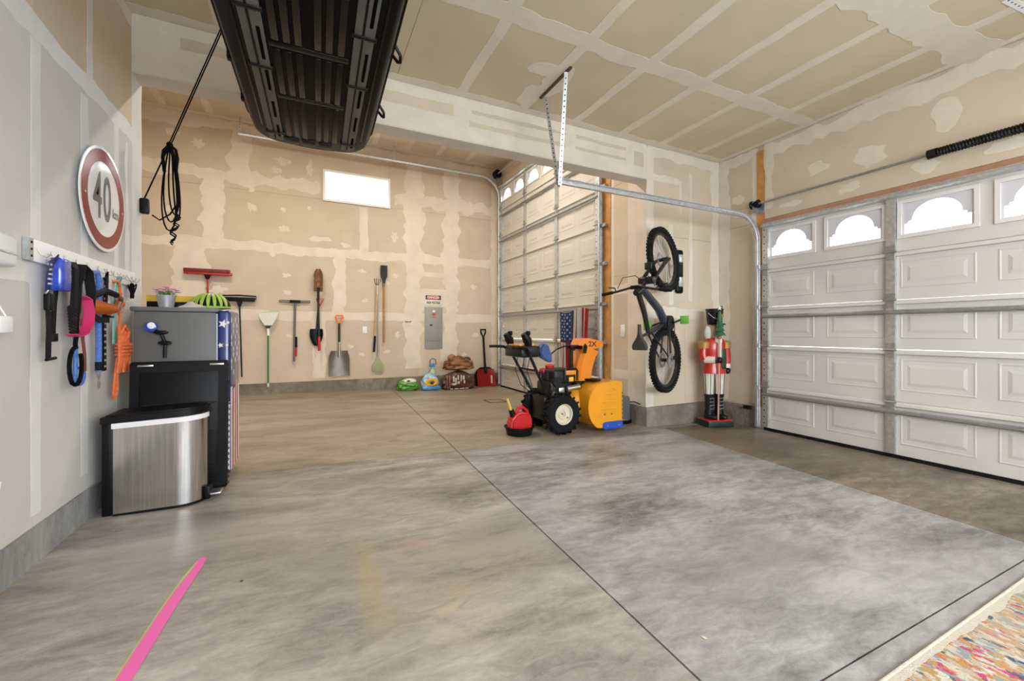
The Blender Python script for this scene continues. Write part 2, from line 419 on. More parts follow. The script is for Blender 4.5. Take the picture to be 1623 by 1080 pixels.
# ---- back wall with the high window
YB = 8.25
wb = struct(MB().prism([(-3.1, 0), (3.8, 0), (3.8, 4.8), (-3.1, 4.8)], YB+TH, YB+.16, 'xz', holes=[[(.26, 3.545), (1.385, 3.545), (1.385, 4.06), (.26, 4.06)]]).build('wall_back', 'paper', None, 0), 'tan unpainted drywall at the back of the tall bay')
FB = lambda u, v, d: (u, YB-d, v)
for z0, z1, cuts in ((.285, 1.45, (-3.1, -2.0, .17, 1.95, 2.62, XF)), (1.45, 2.6, (-3.1, -1.7, .52, 1.95, 2.62, XF)), (2.6, 3.545, (-3.1, -1.4, .92, 1.95, XF))):
    for a, b in zip(cuts, cuts[1:]): board(wb, FB, a, z0, b, z1)
for a, b, z0, z1 in ((-3.1, -1.05, 3.545, 4.65), (-1.05, .26, 3.545, 4.65), (.26, 1.385, 4.06, 4.65), (1.385, XF, 3.545, 4.65)): board(wb, FB, a, z0, b, z1)
MB().box(-3.1, XF, YB-.02, YB+.1, -.02, .293).build('concrete_stem', 'stem', wb, 0)
mud_strip(wb, FB, -3, 3.745, .2, 3.735, .2, rag=.04); mud_strip(wb, FB, -3, 2.60, 3.62, 2.61, .17, rag=.02); mud_strip(wb, FB, -1.2, 1.45, 3.6, 1.455, .16, rag=.012)
mud_strip(wb, FB, .17, .36, .17, 1.45, .21, rag=.02); mud_strip(wb, FB, -1.70, 1.5, -1.70, 2.6, .42, rag=.05); mud_strip(wb, FB, .52, 1.45, .52, 2.6, .22, rag=.03)
mud_strip(wb, FB, -1.38, 2.65, -1.38, 3.7, .28, rag=.035); mud_strip(wb, FB, .93, 2.65, .93, 3.5, .17, rag=.015); mud_strip(wb, FB, -1.02, 3.75, -1.02, 4.6, .3, rag=.05)
mud_strip(wb, FB, 1.86, .45, 1.86, 4.5, .36, rag=.05); mud_strip(wb, FB, 2.62, .55, 2.62, 4.5, .32, rag=.05); mud_strip(wb, FB, 2.25, 1.66, 2.25, 2.02, .5, rag=.03); mud_strip(wb, FB, 2.25, 2.26, 2.25, 2.36, .6, rag=.02); mud_strip(wb, FB, 3.58, .35, 3.58, 4.5, .14, rag=.02)
mud_strip(wb, FB, -3, 4.56, 3.6, 4.56, .2, rag=.04); mud_strip(wb, FB, 1.5, 3.72, 3.6, 3.72, .22, rag=.05)
for u, v, ru, rv in ((-1.33, 1.86, .16, .1), (-1.55, 3.0, .06, .09), (-.86, 3.6, .07, .11), (-.86, 3.26, .08, .1), (-.38, 3.28, .05, .06), (.02, 3.36, .04, .04), (-.37, 2.95, .1, .08), (.2, 2.83, .22, .06), (.62, 2.76, .13, .05), (.92, 2.77, .07, .09), (-.33, 2.15, .1, .05), (.15, 2.13, .09, .06), (-.32, 1.85, .09, .05), (.18, 1.86, .1, .05), (.9, 2.3, .08, .05), (1.35, 2.1, .07, .06), (.95, 1.75, .08, .05), (1.5, 2.25, .06, .06), (-1.6, 4.2, .1, .1), (-.4, 4.12, .16, .08), (-.5, 3.95, .09, .09), (.02, 4.05, .07, .18), (-1.9, 4.3, .15, .06), (.7, .9, .06, .05), (-.3, 1.1, .07, .04), (.9, .75, .08, .05), (-.55, 2.5, .08, .06), (-1.95, 3.1, .08, .06), (1.5, 3.0, .1, .12), (1.55, 1.1, .06, .09), (1.35, .8, .07, .05), (3.1, 2.1, .1, .06), (3.15, 1.1, .08, .05), (2.9, .7, .07, .05)):
    mud_blob(wb, FB, u, v, ru*.75, rv*.75, rag=.45)
struct(MB().box(-3.15, -3.0, 3.9, 8.4, 0, 4.8).build('wall_far_left', 'paper', None, 0), 'hidden side wall of the tall bay')
struct(MB().box(-3.1, XL-.15, 3.9, 4.02, 0, 4.8).build('wall_divider', 'paper', None, 0), 'dividing wall left of the opening')
# window in the back wall
wn = thing('window_1', 'bright horizontal window with white vinyl frame high on the back wall', None, (0, 0, 0)); wn['kind'] = 'structure'
MB().prism([(.235, 3.52), (1.41, 3.52), (1.41, 4.085), (.235, 4.085)], YB-.03, YB+.10, 'xz', holes=[[(.275, 3.56), (1.37, 3.56), (1.37, 4.045), (.275, 4.045)]]).build('window_frame', 'vinyl_white', wn, 0)
MB().box(.272, 1.373, YB+.07, YB+.076, 3.557, 4.048).build('pane', 'pane', wn, 0)
# ---- right wall with the wide door opening
wr = struct(MB().prism([(-2.35, -.05), (-2.35, 3.5), (3.842, 3.5), (3.842, -.05), (3.21, -.05), (3.21, 2.455), (-1.72, 2.455), (-1.72, -.05)], XR+TH, XR+.15, 'yz').build('wall_right', 'paper', None, 0), 'tan drywall around and above the wide garage door')
FR = lambda u, v, d: (XR-d, u, v)
board(wr, FR, 3.30, .26, YH, 2.5); board(wr, FR, 3.30, 2.5, YH, 3.42)
board(wr, FR, 1.1, 2.52, 3.21, 3.42); board(wr, FR, -1.2, 2.52, 1.1, 3.42); board(wr, FR, -2.35, 2.52, -1.2, 3.42)
MB().box(XR-.02, XR+.1, 3.30, YH, -.03, .25).build('concrete_stem', 'stem', wr, 0)
mud_strip(wr, FR, -2, 3.33, 3.2, 3.33, .16, rag=.04); mud_strip(wr, FR, 3.76, .28, 3.76, 3.4, .15, rag=.02); mud_strip(wr, FR, 3.33, .3, 3.33, 3.35, .07, rag=.012); mud_strip(wr, FR, 3.16, 2.62, 3.16, 3.3, .09, rag=.02); mud_strip(wr, FR, 3.3, 3.36, 3.8, 3.36, .14, rag=.03)
mud_blob(wr, FR, 3.55, 2.85, .09, .06); mud_blob(wr, FR, 3.5, 2.66, .1, .05)
for u, v, ru, rv in ((2.62, 2.93, .1, .07), (2.15, 2.89, .12, .11), (2.9, 2.62, .12, .03), (2.33, 2.63, .1, .05), (1.75, 2.64, .1, .06), (1.62, 3.05, .09, .14), (1.25, 2.63, .12, .05), (1.0, 2.7, .1, .06)): mud_blob(wr, FR, u, v, ru, rv)
MB().box(XR-.012, XR+TH, 3.215, 3.295, .26, 3.36).build('jamb_post', 'wood_post', wr, 0)
MB().box(XR-.012, XR+TH, -1.8, 3.215, 2.46, 2.515).build('head_jamb', 'wood_red', wr, 0)
MB().box(XF-.012, XF+TH, 4.49, 4.665, .02, 4.30).build('jamb_post', 'wood_post', wf, 0)
MB().box(XF-.012, XF+TH, 7.99, 8.07, .02, 4.42).build('jamb_post', 'wood_post', wf, 0)
# ---- wall behind the camera with an added wide window that lets in light
wq = struct(MB().prism([(-1.27, -.05), (5.08, -.05), (5.08, 3.5), (-1.27, 3.5)], -2.35, -2.2, 'xz', holes=[[(-.3, .9), (4.1, .9), (4.1, 2.6), (-.3, 2.6)]]).build('wall_rear', 'mud', None, 0), 'drywall behind the viewpoint with a wide window')
wn2 = thing('window_2', 'wide white framed window in the rear wall', None); wn2['kind'] = 'structure'
MB().prism([(-.34, .86), (4.14, .86), (4.14, 2.64), (-.34, 2.64)], -2.38, -2.3, 'xz', holes=[[(-.27, .93), (1.85, .93), (1.85, 2.57), (-.27, 2.57)], [(1.95, .93), (4.07, .93), (4.07, 2.57), (1.95, 2.57)]]).build('window_frame', 'vinyl_white', wn2, 0)
MB().box(-.28, 4.08, -2.345, -2.34, .92, 2.58).build('pane', 'pane', wn2, 0)
# ---- ceilings
ZC = 3.42
cl = struct(MB().box(-1.27, 5.08, -2.35, YH+.02, ZC+TH, ZC+.14).build('ceiling', 'paper', None, 0), 'unpainted drywall ceiling with taped joints')
FC = lambda u, v, d: (u, v, ZC-d)
ys = (-2.35, -1.0, .22, 1.44, 2.69, YH)
for i, (a, b) in enumerate(zip(ys, ys[1:])):
    off = 0 if i % 2 else .6
    xs = [-1.12, 1.3-off if i % 2 == 0 else .1, 2.57, XR] if i != 4 else [-1.12, .7, 3.2, XR]
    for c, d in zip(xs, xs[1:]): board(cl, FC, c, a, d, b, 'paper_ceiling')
mud_strip(cl, FC, -1.1, 2.69, 4.9, 2.68, .16, rag=.015); mud_strip(cl, FC, 2.2, 1.46, 4.92, 1.43, .27, rag=.03); mud_strip(cl, FC, 1, .22, 4.9, .22, .16)
for x, a, b in ((.70, 1.5, 2.6), (1.29, 2.75, 3.8), (1.27, 1.5, 2.62), (1.95, 1.3, 3.82), (2.57, 1.5, 3.72), (3.20, 1.5, 3.80), (3.80, 1.2, 3.78), (4.42, .3, 3.72), (.06, 2.75, 3.8), (-.55, 2.75, 3.8), (-.55, 1, 2.6)):
    mud_strip(cl, FC, x, a, x, b, .095 if x > 1 else .12, rag=.006)
mud_strip(cl, FC, -1.1, 3.775, 4.9, 3.775, .10, rag=.012); mud_strip(cl, FC, 4.88, -2, 4.88, 3.8, .07, rag=.008)
mud_blob(cl, FC, 1.82, 3.12, .14, .09); mud_blob(cl, FC, 2.02, 3.25, .12, .22); mud_blob(cl, FC, 1.9, 3.5, .12, .2)
ZF = 4.65
cf = struct(MB().box(-3.1, 3.8, 4.0, 8.4, ZF+TH, ZF+.14).build('ceiling_far', 'paper', None, 0), 'high drywall ceiling of the tall bay')
FCF = lambda u, v, d: (u, v, ZF-d)
for a, b in ((-3.0, -1.9), (-1.9, .5), (.5, 2.3), (2.3, XF)):
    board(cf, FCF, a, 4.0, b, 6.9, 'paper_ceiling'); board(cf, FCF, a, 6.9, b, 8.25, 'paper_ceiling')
mud_strip(cf, FCF, -2.9, 6.9, 3.6, 6.9, .16)
for x in (-2.0, -1.4, -.8, -.2, .5, 1.1, 1.7, 2.3, 2.9): mud_strip(cf, FCF, x, 7.0, x, 8.1, .1, rag=.008)
mud_strip(cf, FCF, -2.9, 8.18, 3.6, 8.18, .12)
# added ceiling fixtures that light the bays, none in view
for i, (x, y, z) in enumerate([(a, b, ZC) for a, b in FILL_NEAR]+[(a, b, ZF) for a, b in FILL_FAR]):
    t = thing('strip_light', ['white ceiling strip light of the low bay nearer the hook board wall', 'white ceiling strip light beside the wide garage door', 'white ceiling strip light of the tall bay nearer the tools', 'white ceiling strip light beside the tall garage door'][i], 'light', (x, y, z), 0, 'ceiling strip lights')
    MB().box(-.64, .64, -.1, .1, -.05, 0, r=.008).build('housing', 'white_plastic', t)
    MB().box(-.6, .6, -.075, .075, -.07, -.05, r=.006).build('lens', 'lamp_lens', t)
# ================================================================== GARAGE DOORS
def arch(cx, z0, w, h):
    a = w/2; s = h*.34; st = w*.055
    P = [(cx-a, z0), (cx+a, z0), (cx+a, z0+s), (cx+a-st, z0+s), (cx+a-st*1.15, z0+s+.02), (cx+a-st*2, z0+s+.024)]
    b = a-st*2.2; z1 = z0+s+.03
    for i in range(15):
        an = PI*i/14; P.append((cx+b*math.cos(an), z1+(h-s-.03)*math.sin(an)))
    return P + [(cx-a+st*2, z0+s+.024), (cx-a+st*1.15, z0+s+.02), (cx-a+st, z0+s), (cx-a, z0+s)]
def garage_door(name, label, loc, Wd, nb, joints, struts, arch_k=1.0):
    root = thing(name, label, None, loc, -PI/2); root['kind'] = 'structure'
    bay = Wd/nb; half = bay/2; nh = nb*2
    share = {}
    for i, (z0, z1) in enumerate(zip(joints, joints[1:])):
        top = i == len(joints)-2
        if top:
            wz0, wz1 = z0+.115, z1-.065
            holes = [[(k*half+.055, wz0+.012), ((k+1)*half-.055, wz0+.012), ((k+1)*half-.055, wz1-.012), (k*half+.055, wz1-.012)] for k in range(nh)]
            sec = MB().prism([(0, z0+.002), (Wd, z0+.002), (Wd, z1), (0, z1)], 0, .04, 'xz', holes=holes).build('door_section', 'door_cream', root, 0)
            for k in range(nh):
                x0, x1 = k*half+.042, (k+1)*half-.042
                fr = MB().prism([(x0, wz0), (x1, wz0), (x1, wz1), (x0, wz1)], -.014, .02, 'xz', holes=[[(x0+.03, wz0+.03), (x1-.03, wz0+.03), (x1-.03, wz1-.03), (x0+.03, wz1-.03)]]).build('window_frame', 'win_frame', sec, 0)
                MB().prism([(x0+.025, wz0+.025), (x1-.025, wz0+.025), (x1-.025, wz1-.025), (x0+.025, wz1-.025)], .002, .008, 'xz', holes=[arch((x0+x1)/2, wz0+.04, x1-x0-.095, wz1-wz0-.085)]).build('arched_insert', 'win_insert', sec, 0)
                MB().box(x0+.02, x1-.02, .022, .026, wz0+.02, wz1-.02).build('pane', 'pane', sec, 0)
        else:
            sec = MB().box(0, Wd, 0, .04, z0+.002, z1-.001).build('door_section', 'door_cream', root, 0)
            for k in range(nh):
                h = z1-z0; key = round(h, 3)
                if key not in share:
                    mb = MB(); w2 = half/2-.06; b0, b1 = .105, h-.085
                    R = []
                    for q, d in ((0, .0), (.004, -.004), (.012, -.004), (.016, -.001), (.05, -.001), (.075, -.007)):
                        R.append([mb.bm.verts.new(c) for c in ((-w2+q, d, b0+q), (w2-q, d, b0+q), (w2-q, d, b1-q), (-w2+q, d, b1-q))])
                    for A, B in zip(R, R[1:]):
                        for j in range(4): mb.bm.faces.new((A[j], A[(j+1) % 4], B[(j+1) % 4], B[j]))
                    mb.bm.faces.new(R[-1])
                    share[key] = mb.build('panel', 'door_cream', sec, 0)
                    share[key].location = ((k+.5)*half, 0, z0)
                else: dup_mesh(share[key], sec, ((k+.5)*half, 0, z0))
        if not top:
            for k in range(nb):
                MB().prism([(-.028, z1-.04), (-.028, z1-.014), (-.014, z1-.004), (0, z1-.004), (0, z1-.045)], k*bay+.035, (k+1)*bay-.035, 'yz').build('rail', 'door_rail', sec, 0)
        for k in range(nb+1):
            x = min(max(k*bay, .032), Wd-.032); w = .034
            mb = MB(); mb.box(x-w, x+w, -.034, -.001, z0+.012, z1-.012)
            st = mb.build('stile', 'galv', sec, 0)
            if k in (0, nb) :
                mb = MB(); n = 6
                for q in range(n): mb.cyl((x-.012, -.0345, z0+.06+(z1-z0-.12)*q/(n-1)), (x-.012, -.0335, z0+.06+(z1-z0-.12)*q/(n-1)), .0075, n=8)
                mb.build('stile_holes', 'dark_hole', sec, 0)['kind'] = 'stuff'
            if not top:
                mb = MB(); mb.box(x-.03, x+.03, -.042, -.03, z1-.075, z1-.004); mb.box(x-.036, x+.036, -.042, -.03, z1+.002, z1+.06); mb.cyl((x-.05, -.046, z1-.002), (x+.05, -.046, z1-.002), .009, n=8)
                mb.build('hinge', 'galv_dark', sec)
    for z in struts:
        MB().prism([(-.034, z-.021), (-.038, z-.020), (-.040, z-.009), (-.062, z-.008), (-.062, z+.008), (-.040, z+.009), (-.038, z+.020), (-.034, z+.021)], .0, Wd, 'yz').build('strut', 'galv_dark', root, 0)
    MB().box(0, Wd, -.012, .05, joints[0]-.03, joints[0]+.003).build('bottom_seal', 'rubber', root, 0)
    return root
XD = 4.895
door1 = garage_door('door_1', 'wide cream sectional garage door with four bays and arched windows', (XD, 3.19, 0), 4.88, 4, (.03, .522, 1.004, 1.465, 1.908, 2.435), (.43, 1.35))
MB().prism([(-.03, 2.40), (-.07, 2.41), (-.07, 2.43), (-.035, 2.445), (-.035, 2.455), (0, 2.455), (0, 2.40)], 0, 4.88, 'yz').build('top_strut', 'galv', door1, 0)
XD2 = 3.625
door2 = garage_door('door_2', 'tall cream sectional garage door of the tall bay with small arched windows', (XD2, 7.97, 0), 3.29, 3, (.05, .52, 1.04, 1.59, 2.10, 2.65, 3.16, 3.73, 4.19), (.44, 1.49, 3.04, 3.57))
MB().prism([(-.03, 4.15), (-.07, 4.16), (-.07, 4.18), (-.035, 4.195), (-.035, 4.205), (0, 4.205), (0, 4.15)], 0, 3.29, 'yz').build('top_strut', 'galv', door2, 0)
mb = MB(); mb.box(.10, .2, -.02, -.012, 1.32, 1.335); mb.box(.09, .17, -.018, 0, 1.26, 1.28); mb.box(.12, .14, -.02, 0, 1.26, 1.335); mb.build('latch_handle', 'white_plastic', door2, 0)

def perf_bar(p0, p1, w, m, parent, face=(0, -1, 0), name='perforated_angle', L=True):
    # slotted angle: two flanges, punched holes drawn as dark recesses on the visible flange
    p0, p1 = Vector(p0), Vector(p1); d = (p1-p0); n = d.normalized(); f = Vector(face); s = n.cross(f).normalized(); f = s.cross(n).normalized()
    mb = MB(); t = .003
    def bx(a0, a1, b0, b1):
        vs = [mb.bm.verts.new(p+s*a+f*b) for p in (p0, p1) for a, b in ((a0, b0), (a1, b0), (a1, b1), (a0, b1))]
        for q in ((0, 1, 2, 3), (7, 6, 5, 4), (0, 4, 5, 1), (1, 5, 6, 2), (2, 6, 7, 3), (3, 7, 4, 0)): mb.bm.faces.new([vs[i] for i in q])
    bx(-w/2, w/2, -t, 0)
    if L: bx(w/2-t, w/2, -w, -t)
    o = mb.build(name, m, parent, 0)
    mb = MB(); k = int(d.length/.045)
    for i in range(k):
        c = p0+n*(.02+i*.045)
        mb.cyl(c-f*.0002, c+f*.0006, .0062, n=8)
    mb.build('punched_holes', 'dark_hole', o, 0)['kind'] = 'stuff'
    return o
def c_track(pts, parent, side, name, m='galv'):
    # C-section door track swept along pts (in the x-z plane); open side faces +-y
    P = [Vector(p) for p in pts]; mb = MB(); prof = [(-.028, 0), (-.028, 1), (-.02, 1.15), (.02, 1.15), (.028, 1), (.028, 0), (.024, 0), (.024, .9), (.018, 1.05), (-.018, 1.05), (-.024, .9), (-.024, 0)]
    rows = []
    for i, p in enumerate(P):
        t = (P[min(i+1, len(P)-1)]-P[max(i-1, 0)]).normalized(); nn = Vector((t.z, 0, -t.x))
        rows.append([mb.bm.verts.new(p+nn*a+Vector((0, side*b*.03, 0))) for a, b in prof])
    k = len(prof)
    for A, B in zip(rows, rows[1:]):
        for j in range(k): mb.bm.faces.new((A[j], A[(j+1) % k], B[(j+1) % k], B[j]))
    mb.bm.faces.new(rows[0]); mb.bm.faces.new(rows[-1][::-1])
    return mb.build(name, m, parent)
def track_pts(xv, zb, zt, xe, r):
    # vertical at xv from zb, quarter bend radius r, horizontal at zt to xe
    P = [(xv, 0, zb), (xv, 0, zt-r)]
    for i in range(1, 13):
        a = PI/2*i/12; P.append((xv-r+r*math.cos(a), 0, zt-r+r*math.sin(a)))
    return P+[(xe, 0, zt)]
mat('angle_brown', (.10, .065, .035), .6, .3)
# wide door: track with its hanger
t = thing('door_track', 'galvanised curved track beside the wide garage door, hung by slotted angles', 'track', (0, 3.235, 0))
c_track(track_pts(4.86, .03, 2.545, 2.06, .30), t, 1, 'track_rail')
for z in (.5, 1.0, 1.47, 1.95): MB().box(4.86, 4.916, .0, .05, z-.02, z+.02).build('track_bracket', 'galv_dark', t, 0)
perf_bar((2.06, .035, 2.50), (2.02, .20, 3.40), .032, 'galv', t, (-.25, -1, 0))
perf_bar((2.05, -.005, 2.50), (1.99, -.20, 3.40), .032, 'galv', t, (-.45, -1, 0))
MB().box(1.99, 2.012, -.26, .26, 3.40, 3.4165).build('ceiling_angle', 'angle_brown', t, 0)
# wide door: torsion shaft
t = thing('torsion_shaft', 'steel torsion shaft with black spring above the wide garage door', 'door spring', (4.84, 3.3, 2.70))
MB().cyl((0, .02, 0), (0, -4.8, .012), .0125, n=12).build('shaft', 'galv_dark', t)
mb = MB(); mb.lathe([(.02, -.045), (.05, -.045), (.05, -.03), (.035, -.02), (.035, .02), (.05, .03), (.05, .045), (.02, .045)], 20, Matrix.Translation((0, -.035, 0)) @ Matrix.Rotation(PI/2, 4, 'X')); mb.build('cable_drum', 'black_plastic', t)
pts = []; n = 52*10
for i in range(n+1):
    a = 2*PI*i/10; pts.append((.03*math.cos(a), -1.66-1.0*i/n, .03*math.sin(a)+.006))
MB().tube(pts, .0085, 5).build('spring', 'black_plastic', t)
MB().cyl((0, -1.60, .004), (0, -1.66, .005), .04, n=18).build('winding_cone', 'black_metal', t)
mb = MB(); mb.box(-.03, .076, -.03, -.02, -.10, .04); mb.box(.066, .076, -.10, -.02, -.10, .04); mb.build('bearing_plate', 'galv_dark', t, 0)
# tall door: track, hangers, shaft
t = thing('door_track', 'galvanised track of the tall door running along the back wall', 'track', (0, 8.03, 0))
c_track(track_pts(3.60, .08, 4.37, -1.02, .42), t, -1, 'track_rail')
for z in (.5, 1.05, 1.6, 2.1, 2.65, 3.2): MB().box(3.60, 3.648, -.04, .03, z-.02, z+.02).build('track_bracket', 'galv_dark', t, 0)
for x in (-.99, 1.45): perf_bar((x, -.02, 4.36), (x, -.02, 4.64), .03, 'galv', t, (0, -1, 0))
t = thing('door_track', 'galvanised vertical track on the pier side of the tall door', 'track', (0, 4.63, 0))
c_track([(3.60, 0, .08), (3.60, 0, 3.9)], t, 1, 'track_rail')
for z in (.5, 1.02, 1.55, 2.1, 2.62, 3.15): MB().box(3.60, 3.646, -.08, .04, z-.022, z+.022).build('track_bracket', 'galv_dark', t, 0)
t = thing('torsion_shaft', 'torsion shaft with black spring high above the tall door', 'door spring', (3.53, 8.0, 4.44))
MB().cyl((0, .1, 0), (0, -3.25, 0), .0125, n=10).build('shaft', 'galv', t)
mb = MB(); mb.lathe([(.02, -.05), (.085, -.05), (.085, -.035), (.06, -.02), (.06, .02), (.085, .035), (.085, .05), (.02, .05)], 20, Matrix.Translation((0, -.02, 0)) @ Matrix.Rotation(PI/2, 4, 'X')); mb.build('cable_drum', 'black_plastic', t)
pts = [(.045*math.cos(2*PI*i/10), -1.12-.9*i/400, .045*math.sin(2*PI*i/10)) for i in range(401)]
MB().tube(pts, .01, 5).build('spring', 'black_plastic', t)
MB().box(-.02, .10, -.035, -.025, -.16, .07).build('bearing_plate', 'galv_dark', t, 0)
# corner of a slotted angle on the near ceiling
t = thing('ceiling_hanger', 'white slotted angle bolted under the ceiling above the wide door', 'bracket', (4.25, 1.09, 3.415))
perf_bar((.0, .0, .0), (.6, -.06, -.0), .05, 'white_plastic', t, (0, 0, -1))
# safety sensor low on the right wall
t = thing('door_sensor', 'small black safety sensor beside the wide door track', 'sensor', (4.87, 3.36, .24))
MB().box(-.02, .02, -.02, .07, -.02, .02, r=.006).build('housing', 'black_plastic', t); MB().box(.0, .04, .07, .14, -.008, .008, r=.004).build('cable_end', 'wood_red', t)
# ================================================================== LEFT SIDE
mat('sign_white', (.80, .81, .83), .12, coat=.6); mat('sign_red', (.22, .009, .014), .25, spec=.3); mat('sign_grey', (.12, .13, .15), .2, coat=.5)
mat('navy', (.012, .022, .12), .4, var=.4, scale=40); mat('royal', (.02, .06, .45), .18, var=.5, scale=18, coat=.6)
mat('strap_black', (.006, .006, .007), .75, spec=.25, bump=.3, bscale=200); mat('hot_pink', (.62, .03, .14), .5); mat('brown_strap', (.22, .055, .03), .6, var=.3, scale=30)
mat('orange_fabric', (.75, .20, .03), .55, var=.15, scale=30); mat('rope_orange', (.72, .15, .04), .6, var=.25, scale=90, bump=.5, bscale=150)
mat('rope_blue', (.07, .17, .50), .6, var=.3, scale=90, bump=.4, bscale=150); mat('teal', (.20, .52, .50), .55); mat('clear_grey', (.55, .56, .56), .35, var=.35, scale=50)
mat('rope_black', (.004, .0035, .004), .8, spec=.1); mat('fleck', (.45, .40, .33), .6)
mat('fridge_grey', (.12, .117, .107), .5, var=.05, scale=3); mat('fridge_lid', (.13, .13, .125), .5); mat('flag_blue', (.012, .025, .14), .25, var=.5, scale=5, coat=.4)
mat('flag_white', (.70, .68, .66), .5, var=.08, scale=6); mat('flag_red', (.42, .02, .03), .5, var=.15, scale=6); mat('flag_navy', (.035, .06, .22), .6, var=.2, scale=14)
mat('yellow', (.80, .50, .03), .45); mat('lime', (.36, .50, .08), .5); mat('pot_grey', (.55, .57, .60), .3, .6); mat('petal', (.60, .30, .40), .6, var=.25, scale=40); mat('leaf', (.10, .24, .05), .6, var=.3, scale=40)
mat('liner', (.80, .76, .77), .5); mat('cloth_white', (.78, .76, .74), .8)
t = NT('stainless'); t.set(Metallic=1.0, Roughness=.2); v = t.coord('Object', (40, 40, .7)); n = t.noise(v, 3, 3)
t.link(t.ramp(n, [(.3, (.50, .48, .46)), (.7, (.66, .64, .62))]), t.b.inputs['Base Color']); t.set(Roughness=t.math('MULTIPLY_ADD', n, .12, .14))

def LW(name, label, cat, y, z, group=None):       # thing on the left wall: local x = along the wall, -y = out of it
    t = thing(name, label, cat, (XL+.0021, y, z), PI/2, group)
    return t, (lambda yy, zz, out: (yy-y, -out, zz-z))
def circ(r, n=48, cx=0, cz=0): return [(cx+r*math.cos(2*PI*i/n), cz+r*math.sin(2*PI*i/n)) for i in range(n)]
def star(cx, cz, r, rot=0, k=.42): return [(cx+(r if i % 2 == 0 else r*k)*math.sin(rot+PI*i/5), cz+(r if i % 2 == 0 else r*k)*math.cos(rot+PI*i/5)) for i in range(10)]
# speed sign
t, P = LW('road_sign', 'round white traffic sign with red ring reading 40 km', 'sign', 3.31, 1.955)
MB().prism(circ(.305, 64), -.026, -.020, 'xz').build('plate', 'sign_white', t)
MB().prism(circ(.288, 64), -.0275, -.026, 'xz', holes=[circ(.218, 64)]).build('red_ring', 'sign_red', t, 0)
text('40', .38, 'sign_grey', t, (-.03, -.0272, -.005), sx=.60, depth=.0006, bold=.004, name='number', spacing=1.12)
text('km', .085, 'sign_grey', t, (.155, -.0272, -.055), sx=.85, depth=.0006, name='unit_lettering')
for sx in (-1, 1): MB().cyl((sx*.25, -.0276, -.02), (sx*.25, -.031, -.02), .008, n=10).build('screw', 'steel', t)
MB().cyl((0, 0, 0), (0, -.022, 0), .05, n=16).build('standoff', 'galv', t)
# hook board
t, P = LW('hook_board', 'white board with a row of wire hooks along the grey wall', 'hook rail', 2.58, 1.485)
MB().box(.0, 1.24, -.02, 0, 0, .098, r=.002).build('board', 'vinyl_white', t)
mb = MB(); mb.box(-.012, .02, -.0225, -.0, .0, .098); mb.build('end_bracket', 'galv', t, 0)
for z in (.02, .05, .08): MB().cyl((.006, -.0225, z), (.006, -.0235, z), .006, n=8).build('bracket_hole', 'dark_hole', t)
HK = [.955*q+.05 for q in (2.70, 2.82, 2.94, 3.06, 3.20, 3.32, 3.42, 3.52, 3.62, 3.72, 3.79, 3.86)]
mb = MB(); pts = [(0, -.02, .06), (0, -.024, .055), (.004, -.035, .03), (.006, -.05, .022), (.008, -.062, .032), (.006, -.066, .05)]
hk = MB().tube(pts, .0024, 6).build('hook', 'steel', t); hk.location = (HK[0]-2.58, 0, 0)
for h in HK[1:]: dup_mesh(hk, t, (h-2.58, 0, 0))
K = .955; 
def hang(name, label, cat, y, z):                 # hung about 5 cm off the wall
    t, _ = LW(name, label, cat, y*K, CAM_H+(z-CAM_H)*K)
    return t, (lambda yy, zz, out: ((yy-y)*K, -out, (zz-z)*K))
ZH = 1.52
# patterned navy leash with black strap
t, P = hang('dog_leash', 'navy patterned leash with black strap on the first hooks', 'leash', 2.80, 1.02)
MB().strap([P(2.80, 1.36, .035), P(2.795, 1.45, .045), P(2.80, 1.52, .055), P(2.82, 1.535, .058), P(2.84, 1.51, .05)], .034, .004, (1, 0, 0)).build('patterned_strap', 'navy', t)
for i in range(7): MB().box(-.017, -.005, -.056, -.044, .36+i*.022, .368+i*.022).build('stitch', 'fleck', t)
MB().torus(P(2.80, 1.35, .04), .018, .004, (0, 1, 0), 16, 6).build('ring', 'steel', t)
MB().box(-.022, .022, -.055, -.03, .24, .32, r=.006).build('buckle', 'black_plastic', t)
MB().strap([P(2.80, 1.27, .04), P(2.792, 1.18, .045), P(2.80, 1.1, .04), P(2.803, 1.03, .038)], .036, .006, (1, 0, 0)).build('strap', 'strap_black', t)
MB().cyl(P(2.77, 1.035, .045), P(2.85, 1.04, .045), .007, n=8).build('end_clip', 'black_plastic', t)
# blue pouch
t, P = hang('treat_pouch', 'shiny royal blue pouch with a black strap hung on the hook board', 'pouch', 2.885, 1.12)
mb = MB(); mb.box(-.045, .05, -.075, -.02, .24, .40, r=.018, seg=3); mb.build('pouch', 'royal', t)
MB().strap([P(2.885, 1.46, .04), P(2.88, 1.3, .03), P(2.872, 1.14, .028)], .03, .006, (1, 0, 0)).build('strap', 'strap_black', t)
MB().box(-.035, .01, -.04, -.02, 0, .04, r=.005).build('buckle', 'black_plastic', t)
